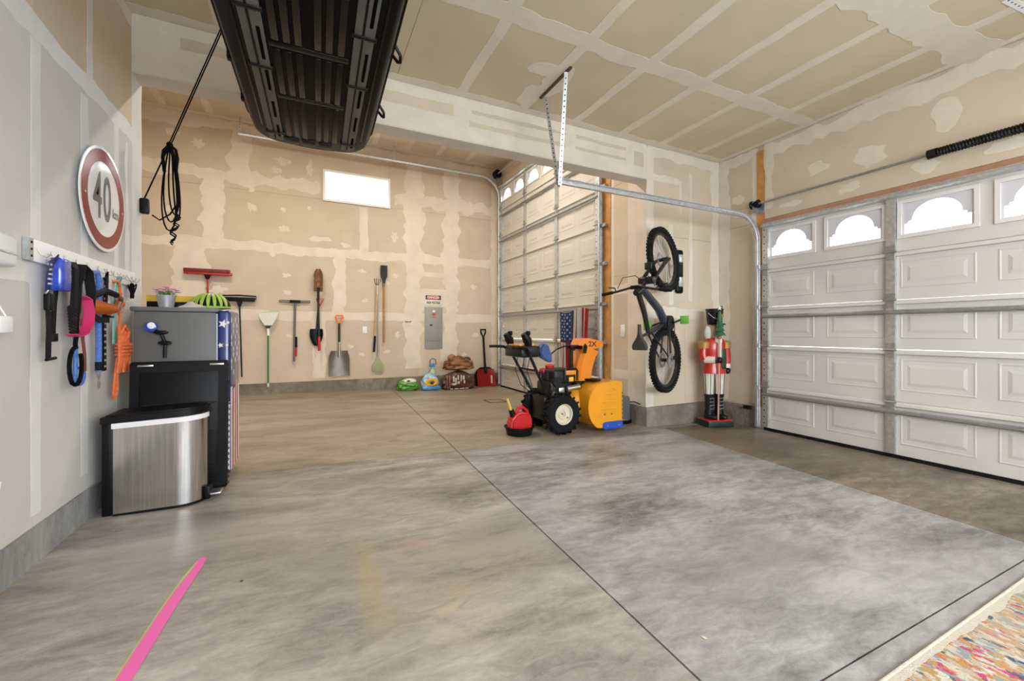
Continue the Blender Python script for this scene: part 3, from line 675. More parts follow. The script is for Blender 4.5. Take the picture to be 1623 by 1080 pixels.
# black bungee leash ending in pink handle
t, P = hang('bungee_leash', 'black elastic leash with a hot pink padded handle loop', 'leash', 2.99, 1.14)
MB().strap([P(3.0, 1.50, .03), P(2.985, 1.53, .055), P(2.975, 1.50, .07), P(2.975, 1.4, .07), P(2.98, 1.30, .065)], .04, .012, (1, 0, 0)).build('strap', 'strap_black', t)
mb = MB()
for i in range(9): mb.cyl(P(2.955, 1.295-.016*i, .06), P(3.0, 1.287-.016*i, .06), .014-.0008*i, n=8)
mb.build('gathered_webbing', 'strap_black', t)
MB().strap([P(2.96, 1.155, .06), P(3.0, 1.145, .065), P(3.06, 1.16, .07), P(3.105, 1.21, .075), P(3.12, 1.28, .075), P(3.105, 1.345, .07), P(3.07, 1.36, .06)], .045, .006, (0, 1, 0)).build('handle_loop', 'hot_pink', t)
# black rope slip lead
t, P = hang('slip_lead', 'black rope slip lead ending in a round loop below the pink handle', 'leash', 3.03, .90)
lp = [P(3.035, 1.50, .05), P(3.04, 1.3, .055), P(3.045, 1.15, .05), P(3.03, 1.10, .05)]
for i in range(17):
    a = math.radians(80+i*20); lp.append(P(3.03-.062*math.cos(a)*(-1), .985+.10*math.sin(a), .05+.004*(i > 8)))
MB().tube(lp, .0095, 8).build('rope', 'rope_black', t)
# brown harness
t, P = hang('dog_harness', 'black and brown dog harness beside the pink handle', 'harness', 3.06, 1.22)
MB().strap([P(3.03, 1.27, .05), P(3.02, 1.42, .06), P(3.06, 1.53, .065), P(3.12, 1.50, .07), P(3.155, 1.38, .07), P(3.15, 1.24, .06)], .04, .01, (0, 1, 0)).build('neck_strap', 'strap_black', t)
MB().strap([P(3.06, 1.25, .045), P(3.055, 1.4, .05), P(3.08, 1.50, .055), P(3.105, 1.46, .055)], .05, .008, (1, 0, 0)).build('chest_strap', 'brown_strap', t)
MB().strap([P(3.10, 1.24, .05), P(3.11, 1.12, .052), P(3.135, 1.04, .05), P(3.14, .95, .05)], .028, .005, (1, 0, 0)).build('tail_strap', 'brown_strap', t)
# blue rope loop
t, P = hang('rope_lead', 'light blue rope lead with a loop hanging lowest on the board', 'leash', 3.11, .88)
lp = [P(3.075, 1.50, .03), P(3.08, 1.3, .03), P(3.085, 1.08, .032), P(3.075, .98, .035)]
for i in range(14):
    a = math.radians(185+i*20); lp.append(P(3.12+.05*math.cos(a), .925+.045*math.sin(a), .035))
MB().tube(lp, .010, 8).build('rope', 'rope_blue', t)
# orange vest
t, P = hang('dog_vest', 'orange fabric dog vest with black trim folded over the hooks', 'dog vest', 3.33, 1.27)
def vest(u, v):
    x = -.16+.42*u; wv = .012*math.sin(u*9)
    top = .10-.03*math.sin(u*3.2)+.03*(u > .6)*(u-.6); bot = -.015+.05*u
    return (x, -.05-.035*math.sin(v*PI)-.03*math.sin(u*PI)+wv*.4, bot+(top-bot)*v+wv*.3)
mb = MB(); mb.grid(vest, 18, 8); bmesh.ops.solidify(mb.bm, geom=mb.bm.faces[:], thickness=.008); mb.build('panel', 'orange_fabric', t, 60)
MB().torus((.06, -.118, .05), .03, .0035, (0, 1, .1), 20, 6, .75).build('d_ring', 'steel', t)
MB().tube([(-.16, -.06, .09), (-.05, -.09, .135), (.06, -.10, .12)], .018, 8).build('black_trim', 'strap_black', t)
MB().strap([(-.14, -.055, .0), (-.08, -.075, -.03), (0, -.085, -.03)], .03, .012, (0, 0, 1)).build('belly_strap', 'strap_black', t)
MB().tube([(.10, -.09, .12), (.2, -.08, .11), (.25, -.06, .06)], .012, 8).build('side_trim', 'brown_strap', t)
# blue leash with snap
t, P = hang('snap_leash', 'long blue round leash with a steel snap hook at its end', 'leash', 3.33, .82)
MB().tube([P(3.20, 1.47, .035), P(3.24, 1.51, .045), P(3.29, 1.52, .05), P(3.315, 1.47, .05), P(3.32, 1.3, .045), P(3.325, 1.1, .045), P(3.325, .93, .045)], .014, 10).build('rope', 'rope_blue', t)
MB().cyl(P(3.325, .99, .045), P(3.325, .94, .045), .0165, n=12).build('stopper', 'strap_black', t)
MB().torus(P(3.325, .915, .045), .018, .004, (0, 1, 0), 16, 6).build('swivel_ring', 'steel', t)
MB().tube([P(3.325, .90, .045), P(3.325, .875, .045), P(3.315, .855, .045), P(3.318, .835, .045), P(3.333, .835, .045), P(3.338, .855, .045), P(3.332, .875, .045)], .0045, 6).build('snap_hook', 'steel', t)
# black flecked leash
t, P = hang('flecked_leash', 'black leash with pale flecks hanging straight beside the blue one', 'leash', 3.40, .92)
MB().strap([P(3.385, 1.49, .05), P(3.40, 1.525, .058), P(3.415, 1.48, .05), P(3.405, 1.2, .042), P(3.41, .93, .042)], .03, .012, (1, 0, 0)).build('strap', 'strap_black', t)
for i in range(14): MB().box(-.006, .014, -.0495, -.047, .03+i*.036, .042+i*.036).build('fleck', 'fleck', t)
# clear bag dispenser
t, P = hang('bag_roll', 'grey clear plastic roll hanging from a hook before the orange vest end', 'bag roll', 3.46, 1.27)
MB().box(-.035, .035, -.055, -.02, 0, .22, r=.014).build('roll', 'clear_grey', t); MB().box(-.04, .04, -.06, -.018, -.012, .0, r=.003).build('base_cap', 'black_plastic', t)
# teal leash
t, P = hang('teal_leash', 'teal webbing leash doubled over a hook', 'leash', 3.60, 1.08)
MB().strap([P(3.575, 1.09, .035), P(3.575, 1.3, .035), P(3.58, 1.48, .045), P(3.60, 1.53, .055), P(3.63, 1.48, .05), P(3.65, 1.38, .04), P(3.66, 1.30, .035)], .03, .004, (1, 0, 0)).build('webbing', 'teal', t)
MB().torus(P(3.645, 1.31, .04), .03, .004, (0, 1, 0), 16, 6).build('end_ring', 'rope_orange', t)
# orange rope hank
def hang_rope(n, l, c, y, z):
    t, P = hang(n, l, c, y-.075, z); return t, (lambda yy, zz, out: P(yy-.075, zz, out))
t, P = hang_rope('rope_hank', 'coiled bundle of orange braided rope hanging beside the grey fridge', 'rope', 3.74, .74)
mb = MB(); mb.tube([P(3.60, 1.49, .04), P(3.66, 1.50, .055), P(3.69, 1.42, .055), P(3.70, 1.30, .05), P(3.70, 1.20, .05)], .008, 7); mb.build('hanging_loop', 'rope_orange', t)
for i in range(7):
    x = 3.655+.021*i; sp = (i-3)*.006
    MB().tube([P(3.70+sp, 1.21, .05), P(x, 1.13, .06+.01*(i % 2)), P(x+sp, 1.0, .065), P(x+sp*2, .90, .06-.006*(i % 3))], .0095, 7).build('rope_strand', 'rope_orange', t)
for i in range(4): MB().tube([(-.012+.075*math.cos(2*PI*k/18), -.06+.03*math.sin(2*PI*k/18), .33-.021*i) for k in range(18)], .009, 7, closed=True).build('wrap', 'rope_orange', t)
MB().tube([P(3.66, 1.15, .06), P(3.69, 1.21, .075), P(3.75, 1.17, .078), P(3.72, 1.12, .078)], .0095, 7).build('top_loop', 'rope_orange', t)
MB().tube([P(3.645, 1.0, .055), P(3.62, .88, .05), P(3.61, .78, .045), P(3.625, .74, .045), P(3.645, .78, .05), P(3.65, .9, .05)], .009, 7).build('tail', 'rope_orange', t)
# small black cord hank on the last hook
t, P = hang('cord_hank', 'small black cord hank on the wall above the fridge corner', 'cord', 3.90, 1.40)
for i in range(4): MB().torus((-.018+.012*i, -.03-.004*(i % 2), .06), .05, .004, (0, 1, .2*(i-1.5)), 20, 6, .42).build('cord_loop', 'rope_black', t)
MB().cyl((-.025, -.03, .075), (.025, -.03, .075), .012, n=10).build('cord_tie', 'rope_black', t)
mb = MB(); mb.tube([(0, 0, .14), (0, -.02, .13), (0, -.035, .11)], .003, 6); mb.build('wall_hook', 'steel', t)
# white wall device, plug, cord
t, P = LW('wall_charger', 'white rounded plastic box at the end of the hook board', 'charger', 2.245, 1.425)
MB().box(-.14, .145, -.07, 0, 0, .132, r=.02, seg=3).build('case', 'white_plastic', t); MB().box(-.1, .13, -.0765, -.074, .05, .056).build('seam', 'clear_grey', t, 0)
t, P0 = LW('power_adapter', 'white power adapter plugged in below the wall charger with trailing cord', 'adapter', 2.345, 1.165)
P = lambda yy, zz, out: P0(yy-.115, zz, out)
MB().box(-.04, .046, -.055, 0, 0, .066, r=.006).build('adapter_body', 'white_plastic', t); MB().box(-.05, .05, -.006, 0, -.03, .10, r=.003).build('outlet_plate', 'vinyl_white', t)
pts = [P(2.455, 1.44, .03), P(2.46, 1.38, .02), P(2.45, 1.30, .025), P(2.465, 1.23, .05)]
MB().tube(pts, .0028, 6).build('upper_cord', 'white_plastic', t)
pts = [P(2.46, 1.165, .03)]+[P(2.455+.008*math.sin(i*1.9)+.0012*i, 1.12-.045*i, .012+.004*math.sin(i)) for i in range(12)]+[P(2.50, .56, .012), P(2.515, .60-.03, .012), P(2.50, .52, .012), P(2.49, .46, .012), P(2.45, .475, .012), P(2.38, .52, .012)]
MB().tube(pts, .0028, 6).build('lower_cord', 'white_plastic', t)

# ---- hoist rope
t = thing('hoist_rope', 'black hoist rope tied off with slack loops at the end of the grey wall', 'rope', (-1.10, 4.0, 2.13))
O = Vector((-1.10, 4.0, 2.13)); a = Vector((-.46, 3.39, 3.395)); kn = O+(a-O)*.31
L = lambda v: tuple(Vector(v)-O)
for i, d in enumerate((-.006, .006)): MB().tube([L(kn+Vector((d, 0, 0))), L(a+Vector((d, 0, 0)))], .0045, 6).build('rope_run', 'rope_black', t)
MB().tube([L(kn), (0, 0, .02)], .0055, 6).build('tie_off_rope', 'rope_black', t)
mb = MB(); mb.box(-.02, .035, -.03, .015, -.085, .03, r=.012); mb.build('cleat', 'black_plastic', t)
mb = MB(); mb.sphere(L(kn), .02, (1, 1, 1.1)); mb.build('knot', 'rope_black', t)
def loop(pts, r=.006): MB().tube([L(kn+Vector(p)) for p in pts], r, 6).build('slack_loop', 'rope_black', t)
def smooth_loop(w, h, cx, dy, r):
    pts = []
    for i in range(25):
        s = i/24; th = 2*PI*s
        pts.append((cx*math.sin(PI*s)+w*math.sin(th)*math.sin(PI*s), dy+.01*math.sin(th), -h*(1-math.cos(th))/2))
    loop(pts, r)
smooth_loop(.05, .56, .01, -.01, .0055); smooth_loop(.035, .50, .03, .0, .0055); smooth_loop(.055, .62, -.005, .01, .0055); smooth_loop(.02, .52, .045, .02, .0055)
loop([(0, 0, 0), (-.035, .0, -.05), (-.04, 0, -.10), (-.03, 0, -.2)], .011); loop([(0, 0, 0), (.035, 0, -.03), (.045, 0, -.09), (.035, 0, -.2)], .011)
pts = [(.03, 0, -.48)]+[(.035+.018*math.sin(i*1.7)+(.01 if i < 5 else -.012), .012*math.cos(i*1.3), -.50-.019*i) for i in range(12)]
loop(pts, .0055); loop([(-.01+q[0], q[1]+.02, q[2]-.01) for q in pts], .0055)
loop([(-.10, 0, -.52), (-.06, .01, -.55), (.0, .01, -.50), (.03, .01, -.44)], .0055)
mb = MB(); mb.lathe([(.0, -.02), (.03, -.02), (.03, .02), (0, .02)], 16, Matrix.Translation(L(a)) @ Matrix.Rotation(PI/2, 4, 'X')); mb.box(*(q for q in (L(a)[0]-.012, L(a)[0]+.012, L(a)[1]-.024, L(a)[1]+.024, L(a)[2]-.01, 3.418-O.z))); mb.build('ceiling_pulley', 'black_metal', t)

# ---- roof cargo box hung under the ceiling
mat('box_black', (.003, .003, .0033), .35, spec=.12); mat('box_lid', (.50, .50, .51), .3, coat=.3); mat('box_rail', (.11, .107, .10), .5, .2, var=.15, scale=8); mat('box_rib', (.004, .004, .0042), .3, spec=.2)
BZ = 2.56
t = thing('roof_cargo_box', 'large black roof cargo box with grey rails hoisted under the ceiling', 'cargo box', (.035, 3.50, BZ), math.radians(-1.3))
def outline(w, y0, y1, tip, z, n=9):
    # half width w, nose at y1 (rounded, width tip), square-ish tail at y0
    P = []
    for i in range(n): a = PI/2*i/(n-1); P.append((tip+(w-tip)*math.cos(a), y1-.20+.20*math.sin(a)))
    P += [(tip*(1-2*i/4), y1+.025*math.sin(PI*i/4)) for i in range(1, 4)]
    P += [(-x, y) for x, y in P[:n][::-1]]
    P += [(-w, y0+.1), (-w+.1, y0), (w-.1, y0), (w, y0+.1)]
    return [(x, y, z) for x, y in P]
def loft(rings, name, m, cap0=True, cap1=True):
    mb = MB(); R = [[mb.bm.verts.new(p) for p in r] for r in rings]; k = len(R[0])
    for A, B in zip(R, R[1:]):
        for j in range(k): mb.bm.faces.new((A[j], A[(j+1) % k], B[(j+1) % k], B[j]))
    if cap0: mb.bm.faces.new(R[0][::-1])
    if cap1: mb.bm.faces.new(R[-1])
    return mb.build(name, m, t, 40)
tray = loft([outline(.345, -2.02, .0, .20, 0), outline(.36, -2.03, .015, .21, .01), outline(.385, -2.05, .04, .22, .07), outline(.40, -2.06, .055, .23, .13)], 'tray', 'box_black')
loft([outline(.412, -2.07, .062, .235, .13), outline(.415, -2.07, .065, .235, .155)], 'rim', 'box_black')
loft([outline(.405, -2.06, .06, .235, .155), outline(.39, -2.04, .03, .22, .28), outline(.30, -1.95, -.12, .16, .37), outline(.2, -1.8, -.3, .1, .385)], 'lid', 'box_lid')
for sx in (-1, 1):
    x = sx*.235
    rl = MB().box(x-.045, x+.045, -1.9, -.06, -.010, .004, r=.003).build('mounting_rail', 'box_rail', t)
    MB().box(x-.012, x-.002, -1.88, -.08, -.0125, -.0095).build('rail_groove', 'box_black', rl, 0)
    for y0, y1 in ((-1.75, -1.5), (-1.3, -1.05), (-.95, -.75), (-.62, -.42), (-.3, -.13)): MB().box(x+.015, x+.03, y0, y1, -.0125, -.0095).build('rail_slot', 'dark_hole', rl, 0)
    for y in (-1.42, -.98, -.18): MB().box(x-.055, x+.055, y-.012, y+.012, -.016, .0, r=.003).build('rail_strap', 'black_plastic', rl)
for x in (-.15, -.10, -.05, .035, .085, .14):
    for y0, y1 in ((-1.95, -1.22), (-1.15, -.72), (-.66, -.14)): MB().box(x-.016, x+.016, y0, y1, -.006, .004, r=.004).build('rib', 'box_rib', tray)
for x in (-.305, .315): MB().box(x-.006, x+.006, -1.9, -.25, -.004, .004, r=.003).build('edge_rib', 'box_rib', tray)
for y in (-1.185, -.69): MB().box(-.18, .18, y-.02, y+.02, -.005, .004, r=.004).build('cross_rib', 'box_rib', tray)
for x in (-.14, -.03, .08): MB().box(x-.045, x+.045, -.115, -.01, -.006, .004, r=.004).build('nose_pad', 'box_rib', tray)
for y in (-.55, -1.2): MB().tube([(.41, y, .14), (.44, y+.01, .10), (.445, y+.05, .09), (.44, y+.09, .11), (.41, y+.1, .15)], .009, 6).build('latch_handle', 'black_plastic', t)
for y in (-.75, -.3, -1.4): MB().box(-.42, -.40, y-.02, y+.02, .11, .16, r=.004).build('side_clip', 'black_plastic', t)
for sx in (-1, 1):
    for y in (-.45, -1.6): MB().tube([(sx*.36, y, .20), (sx*.30, y, .6), (sx*.28, y, 3.419-BZ)], .005, 6).build('hanging_strap', 'rope_black', t)

# ---- fridge, black panel, bin
fz = floor_z(-.8)
FRZ = 1.335
t = thing('fridge', 'short grey fridge with a star spangled blue door beside the grey wall', 'fridge', (-.80, 3.75, fz))
h = FRZ-fz
MB().box(-.225, .222, -.21, .20, .03, h-.03, r=.008).build('cabinet', 'fridge_grey', t)
MB().box(-.245, .235, -.222, .21, h-.03, h, r=.01).build('top_panel', 'fridge_lid', t)
for sx in (-.19, .18):
    for sy in (-.16, .15): MB().cyl((sx, sy, 0), (sx, sy, .035), .018, n=10).build('foot', 'black_plastic', t)
dr = MB().box(.226, .305, -.212, .205, .05, h-.012, r=.025, seg=4).build('door', 'flag_blue', t, label='fridge door wrapped in stars and stripes')
MB().box(.2215, .2265, -.2, .19, .06, h-.04).build('door_gasket', 'vinyl_white', t, 0)
for cx, cz, r, ro in ((.262, h-.11, .032, .3), (.247, h-.26, .02, 1.0), (.268, h-.40, .03, .6), (.29, h-.10, .014, 0), (.255, h-.56, .024, 0), (.285, h-.26, .012, .4)): MB().prism(star(cx, cz, r, ro), -.2135, -.2115, 'xz').build('star', 'flag_white', dr, 0)
for k in range(22):
    cy = -.165+.085*(k % 5); cz = h-.08-.085*(k//5)-.04*(k % 2)
    MB().prism(star(cy, cz, .024, k), .3045, .3062, 'yz').build('star', 'flag_white', dr, 0)
for k in range(7): MB().prism([(-.185+.054*k, .07), (-.131+.054*k, .07), (-.131+.054*k+.012*math.sin(k), h-.56-.03*math.sin(k*1.3)), (-.185+.054*k+.012*math.sin(k-1), h-.56-.03*math.sin(k))], .3042, .3058+.0001*(k % 2), 'yz').build('stripe', 'flag_red' if k % 2 else 'flag_white', dr, 0)
MB().box(.228, .302, -.2132, -.2118, .08, h-.66).build('side_stripe', 'flag_white', dr, 0)
# black panel
fzb = floor_z(-.79)
t = thing('folded_crate', 'black folded crate panel leaning on the grey fridge', 'dog crate', (-.76, 3.43, fzb), rot=(math.radians(-3.2), 0, 0))
hb = .862
MB().box(-.262, .262, -.014, .03, 0, hb, r=.012).build('panel_body', 'black_plastic', t)
fr = MB().prism([(-.258, .02), (.258, .02), (.258, hb-.01), (-.258, hb-.01)], -.028, -.012, 'xz', holes=[[(-.21, .075), (.21, .075), (.21, hb-.07), (-.21, hb-.07)]]).build('raised_frame', 'black_plastic', t, 0)
for x in (-.18, .2): MB().box(x-.04, x+.04, -.031, -.026, hb-.032, hb-.02, r=.002).build('latch', 'steel', t)
for i in range(22): MB().torus((.264, -.005, .03+i*.038), .007, .003, (0, 1, 0), 10, 5).build('hinge_ring', 'black_metal', t)
for z in (.18, .38, .58): MB().box(-.2, .2, -.018, -.013, z-.006, z+.006).build('rib', 'black_metal', t, 0)
# stainless bin
t = thing('pedal_bin', 'stainless steel pedal bin with black lid and white liner by the wall', 'trash can', (-.815, 3.262, floor_z(-.815)))
def dshape(g, n=14, x0=-.185):
    P = [(x0-g, -.122-g), (.10, -.122-g)]
    for i in range(1, n): a = -PI/2+PI*i/n; P.append((.10+(.138+g)*math.cos(a), (.122+g)*math.sin(a)))
    return P+[(.10, .122+g), (x0-g, .122+g)]
mb = MB(); mb.prism(dshape(0), .012, .515, 'xy'); mb.build('body', 'stainless', t, 50)
MB().prism(dshape(.003), 0, .014, 'xy').build('base_ring', 'black_plastic', t, 50)
def tilt(o, k): 
    for v in o.data.vertices: v.co.z += k*v.co.x*(1 if v.co.z > .3 else 0)
o = MB().prism(dshape(.006), .508, .538, 'xy').build('bag_liner', 'liner', t, 50); tilt(o, .035)
mb = MB(); mb.prism(dshape(.012, x0=-.225), .542, .578, 'xy')
for g, z0, z1 in ((.0, .577, .588),): mb.prism(dshape(g, x0=-.215), z0, z1, 'xy')
o = mb.build('lid', 'black_plastic', t, 50); tilt(o, .035)
MB().box(-.24, -.186, -.115, .115, 0, .535, r=.012).build('hinge_housing', 'black_plastic', t)
MB().box(.228, .258, -.06, .06, .004, .085, r=.008).build('pedal_recess', 'black_plastic', t); MB().box(.245, .315, -.05, .05, .022, .036, r=.006).build('pedal', 'steel', t)
# gadget on fridge side
t = thing('magnetic_mount', 'blue and white capped gadget with black grips stuck to the fridge side', 'mount', (-.90, 3.5379, 1.03))
MB().lathe([(0, 0), (.034, 0), (.036, .012), (.03, .03), (.018, .035), (0, .035)], 20, Matrix.Translation((-.03, 0, .17)) @ Matrix.Rotation(PI/2, 4, 'X')).build('cap', 'royal', t)
MB().sphere((-.025, -.036, .18), .022, (1, .3, 1)).build('cap_lens', 'white_plastic', t)
for c in ((.025, -.03, .135), (.045, -.03, .065)): MB().sphere(c, .034, (1.15, .35, .42)).build('grip', 'black_plastic', t)
MB().tube([(-.01, -.02, .15), (.02, -.02, .135), (.035, -.02, .09), (.045, -.02, .065), (.042, -.02, 0), (.042, -.02, -.035)], .010, 8).build('arm', 'black_plastic', t)
# on top of the fridge
Z = FRZ+.001
t = thing('spirit_level', 'yellow spirit level with black ends lying across the fridge top', 'level', (-.885, 3.90, Z))
mb = MB(); mb.box(-.17, .17, -.016, .016, .055, .10); mb.build('beam', 'yellow', t, 0); MB().box(-.165, .15, -.03, .02, 0, .055, r=.006).build('tool_case', 'black_plastic', t)
MB().box(.16, .20, -.02, .02, .05, .105, r=.005).build('end_cap', 'black_plastic', t)
t = thing('flower_pot', 'grey metal pot of pink flowers on the fridge', 'flower pot', (-.885, 3.66, Z))
MB().lathe([(0, 0), (.040, 0), (.054, .075), (.058, .085), (.052, .085), (.046, .07), (0, .068)], 24).build('pot', 'pot_grey', t)
rnd = random.Random(3)
for i in range(16):
    a = rnd.uniform(0, 6.28); r = rnd.uniform(.01, .075); x, y = r*math.cos(a), r*math.sin(a)*.7; z = .115+rnd.uniform(0, .035)-r*.25
    st = MB().tube([(x*.3, y*.3, .07), (x*.7, y*.7, .10), (x, y, z)], .002, 5).build('stem', 'leaf', t)
    mb = MB()
    for k in range(5): mb.sphere((x+.010*math.cos(k*1.256), y+.010*math.sin(k*1.256), z+.003), .009, (1, 1, .6), 8, 5)
    mb.sphere((x, y, z+.006), .006, (1, 1, 1), 6, 4); mb.build('flower', 'petal', t)
for i in range(9):
    a = i*.7; MB().strap([(0, 0, .07), (.03*math.cos(a), .03*math.sin(a), .105), (.062*math.cos(a), .062*math.sin(a), .09)], [.012, .02, .003], .002, (math.sin(a), -math.cos(a), 0)).build('leaf', 'leaf', t)
t = thing('work_glove', 'pair of folded black work gloves behind the flower pot', 'gloves', (-.815, 3.80, Z)); t.scale = (.6, .6, .8)
mb = MB(); mb.sphere((0, 0, .02), .05, (1.1, .8, .42)); mb.build('palm', 'strap_black', t)
for i in range(4): MB().tube([(-.03+.02*i, -.01, .03), (-.04+.024*i, -.045, .028), (-.045+.026*i, -.07, .012)], .010, 7).build('finger', 'strap_black', t)
MB().box(-.10, -.06, -.03, .03, 0, .06, r=.01).build('cuff', 'strap_black', t)
t = thing('cleaning_cloth', 'crumpled white cloth on the fridge edge', 'cloth', (-.73, 3.592, Z))
mb = MB(); mb.grid(lambda u, v: (-.07+.15*u, -.045+.09*v, .002+.035*abs(math.sin(u*PI))*math.sin(v*PI)+.008*math.sin(u*11+v*7)*math.sin(v*PI)*math.sin(u*PI)), 16, 10); bmesh.ops.solidify(mb.bm, geom=mb.bm.faces[:], thickness=.003); mb.build('folds', 'cloth_white', t, 80)
t = thing('bike_helmet', 'black and lime green bicycle helmet on the fridge', 'helmet', (-.645, 3.745, Z))
def hel(u, v): a = 2*PI*u; r = math.cos(v*PI/2)**.8; return (.125*r*math.cos(a), .095*r*math.sin(a), .105*math.sin(v*PI/2)**.9+.004)
mb = MB(); mb.grid(hel, 24, 9, True); bmesh.ops.remove_doubles(mb.bm, verts=mb.bm.verts, dist=.001); mb.build('shell', 'black_plastic', t, 60)
for k in range(7):
    a0 = -PI/2+(k-3)*.32
    MB().strap([tuple(Vector(hel((a0/(2*PI)) % 1, v))*1.03+Vector((0, 0, .002))) for v in (.05, .25, .45, .65, .85)], [.012, .022, .022, .016, .006], .008, (-math.sin(a0), math.cos(a0), 0)).build('vent_rib', 'lime', t)
MB().torus((0, 0, .012), .12, .008, (0, 0, 1), 24, 6).build('rim_trim', 'lime', t).scale = (1.0, .77, 1)
# ================================================================== BACK WALL
mat('broom_red', (.42, .025, .02), .5); mat('dark_red', (.16, .012, .012), .6); mat('handle_green', (.03, .20, .05), .4); mat('white_bristle', (.72, .72, .66), .7, var=.1, scale=60); mat('mint', (.42, .58, .36), .6)
mat('purple_grey', (.14, .11, .15), .4); mat('rust', (.22, .10, .045), .6, .4, var=.5, scale=25); mat('alu', (.42, .38, .33), .38, .85, var=.12, scale=12); mat('grip_orange', (.85, .25, .03), .45)
mat('ash_wood', (.62, .38, .18), .55, var=.15, scale=20); mat('oak_wood', (.42, .20, .06), .5, var=.2, scale=20); mat('olive', (.36, .37, .20), .55); mat('panel_grey', (.30, .30, .27), .5); mat('red_paint', (.50, .02, .02), .35); mat('ink', (.01, .01, .01), .5)
mat('danger_red', (.60, .035, .02), .4); mat('plate_cream', (.74, .70, .62), .4); mat('shaft_black', (.012, .010, .012), .4)
def BW(name, label, cat, x, z, off=0): return thing(name, label, cat, (x, YB-.0032-off, z))
# red push broom
t = BW('push_broom', 'red push broom hung head up above the fridge', 'broom', -1.45, .95)
mb = MB(); mb.box(-.325, .315, -.10, -.05, 1.13, 1.18, r=.01); o = mb.build('head', 'broom_red', t); o.rotation_euler = (0, math.radians(.8), 0)
MB().box(-.31, .30, -.11, -.04, 1.165, 1.225, r=.01).build('bristles', 'dark_red', t)
mb = MB(); mb.prism([(-.05, 1.14), (.05, 1.14), (.02, 1.06), (-.02, 1.06)], -.09, -.06, 'xz'); mb.build('socket', 'black_plastic', t, 0)
MB().cyl((0, -.075, 1.07), (.0, -.03, 0), .0135).build('handle', 'broom_red', t)
MB().torus((.05, -.05, 1.0), .03, .004, (0, 1, 0), 16, 6, .6).build('hang_loop', 'steel', t)
# black floor broom
t = BW('floor_broom', 'black wide floor broom hung head up on the wall', 'broom', -1.02, .42)
mb = MB(); mb.tube([(-.235, -.05, 1.34), (-.235, -.05, 1.30), (0, -.05, 1.285), (.235, -.05, 1.30), (.235, -.05, 1.34), (0, -.05, 1.35)], .012, 7, closed=True); mb.build('frame', 'black_plastic', t)
MB().box(-.22, .22, -.07, -.03, 1.25, 1.32, r=.012).build('head', 'black_plastic', t); MB().prism([(-.045, 1.26), (.045, 1.26), (.018, 1.17), (-.018, 1.17)], -.065, -.035, 'xz').build('socket', 'black_plastic', t, 0)
MB().cyl((0, -.05, 1.18), (.03, -.03, 0), .012).build('handle', 'shaft_black', t)
# angle broom
t = BW('angle_broom', 'white bristled broom with green handle hung head up', 'broom', -.612, .235)
mb = MB(); mb.prism([(-.14, 1.25), (.15, 1.27), (.135, 1.18), (.055, 1.04), (-.05, 1.04), (-.125, 1.17)], -.085, -.035, 'xz'); mb.build('bristles', 'white_bristle', t, 0)
MB().prism([(-.135, 1.252), (.15, 1.272), (.148, 1.295), (-.02, 1.272)], -.08, -.04, 'xz').build('bristle_tips', 'mint', t, 0)
MB().prism([(-.055, 1.05), (.06, 1.05), (.022, .99), (-.02, .99)], -.08, -.04, 'xz').build('collar', 'shaft_black', t, 0)
MB().cyl((0, -.06, 1.0), (0, -.055, .87), .019).build('socket', 'vinyl_white', t); MB().cyl((0, -.055, .87), (0, -.03, .06), .0125).build('handle', 'handle_green', t); MB().cyl((0, -.03, .06), (0, -.03, 0), .014).build('end_cap', 'vinyl_white', t)
# tee handled tool
t = BW('post_tool', 'tee handled grey and purple tool with a black crossbar', 'tool', -.21, .60)
MB().box(-.08, .09, -.05, -.01, 1.07, 1.12, r=.006).build('clamp_block', 'black_plastic', t)
for sx in (-1, 1): MB().tube([(sx*.08, -.03, 1.108), (sx*.24, -.03, 1.11), (sx*.245, -.03, 1.085), (sx*.08, -.03, 1.082)], .007, 7).build('crossbar', 'black_metal', t)
MB().cyl((.005, -.03, 1.08), (-.012, -.03, .05), .017).build('shaft', 'purple_grey', t); MB().cyl((-.012, -.03, .05), (-.012, -.03, 0), .012).build('tip', 'steel', t)
MB().cyl((.02, -.04, .48), (.02, -.04, .30), .02).build('black_grip', 'black_plastic', t); MB().cyl((.02, -.04, .30), (.018, -.04, .14), .016).build('red_grip', 'red_paint', t)
# trench shovel (blade up)
t = BW('trench_shovel', 'narrow rusty trench shovel hung blade up with a red grip', 'shovel', .16, .83, .05)
def blade(w, h, cup, tip):
    def f(u, v):
        ww = w*(1-tip*(max(0, v-.7)/.3)**2*.6); x = (u-.5)*ww; return (x, -.02+cup*((u-.5)*2)**2*-1, v*h)
    return f
mb = MB(); R0 = mb.grid(blade(.14, .40, .03, 1), 9, 9); bmesh.ops.translate(mb.bm, vec=(0, 0, 1.05), verts=mb.bm.verts); bmesh.ops.solidify(mb.bm, geom=mb.bm.faces[:], thickness=.004); mb.build('blade', 'rust', t, 60)
MB().cyl((0, -.03, 1.12), (.0, -.03, .90), .022, .018).build('socket', 'black_metal', t); MB().cyl((0, -.03, .90), (.012, -.03, .25), .017).build('shaft', 'shaft_black', t); MB().cyl((.012, -.03, .25), (.015, -.03, 0), .024).build('grip', 'red_paint', t)
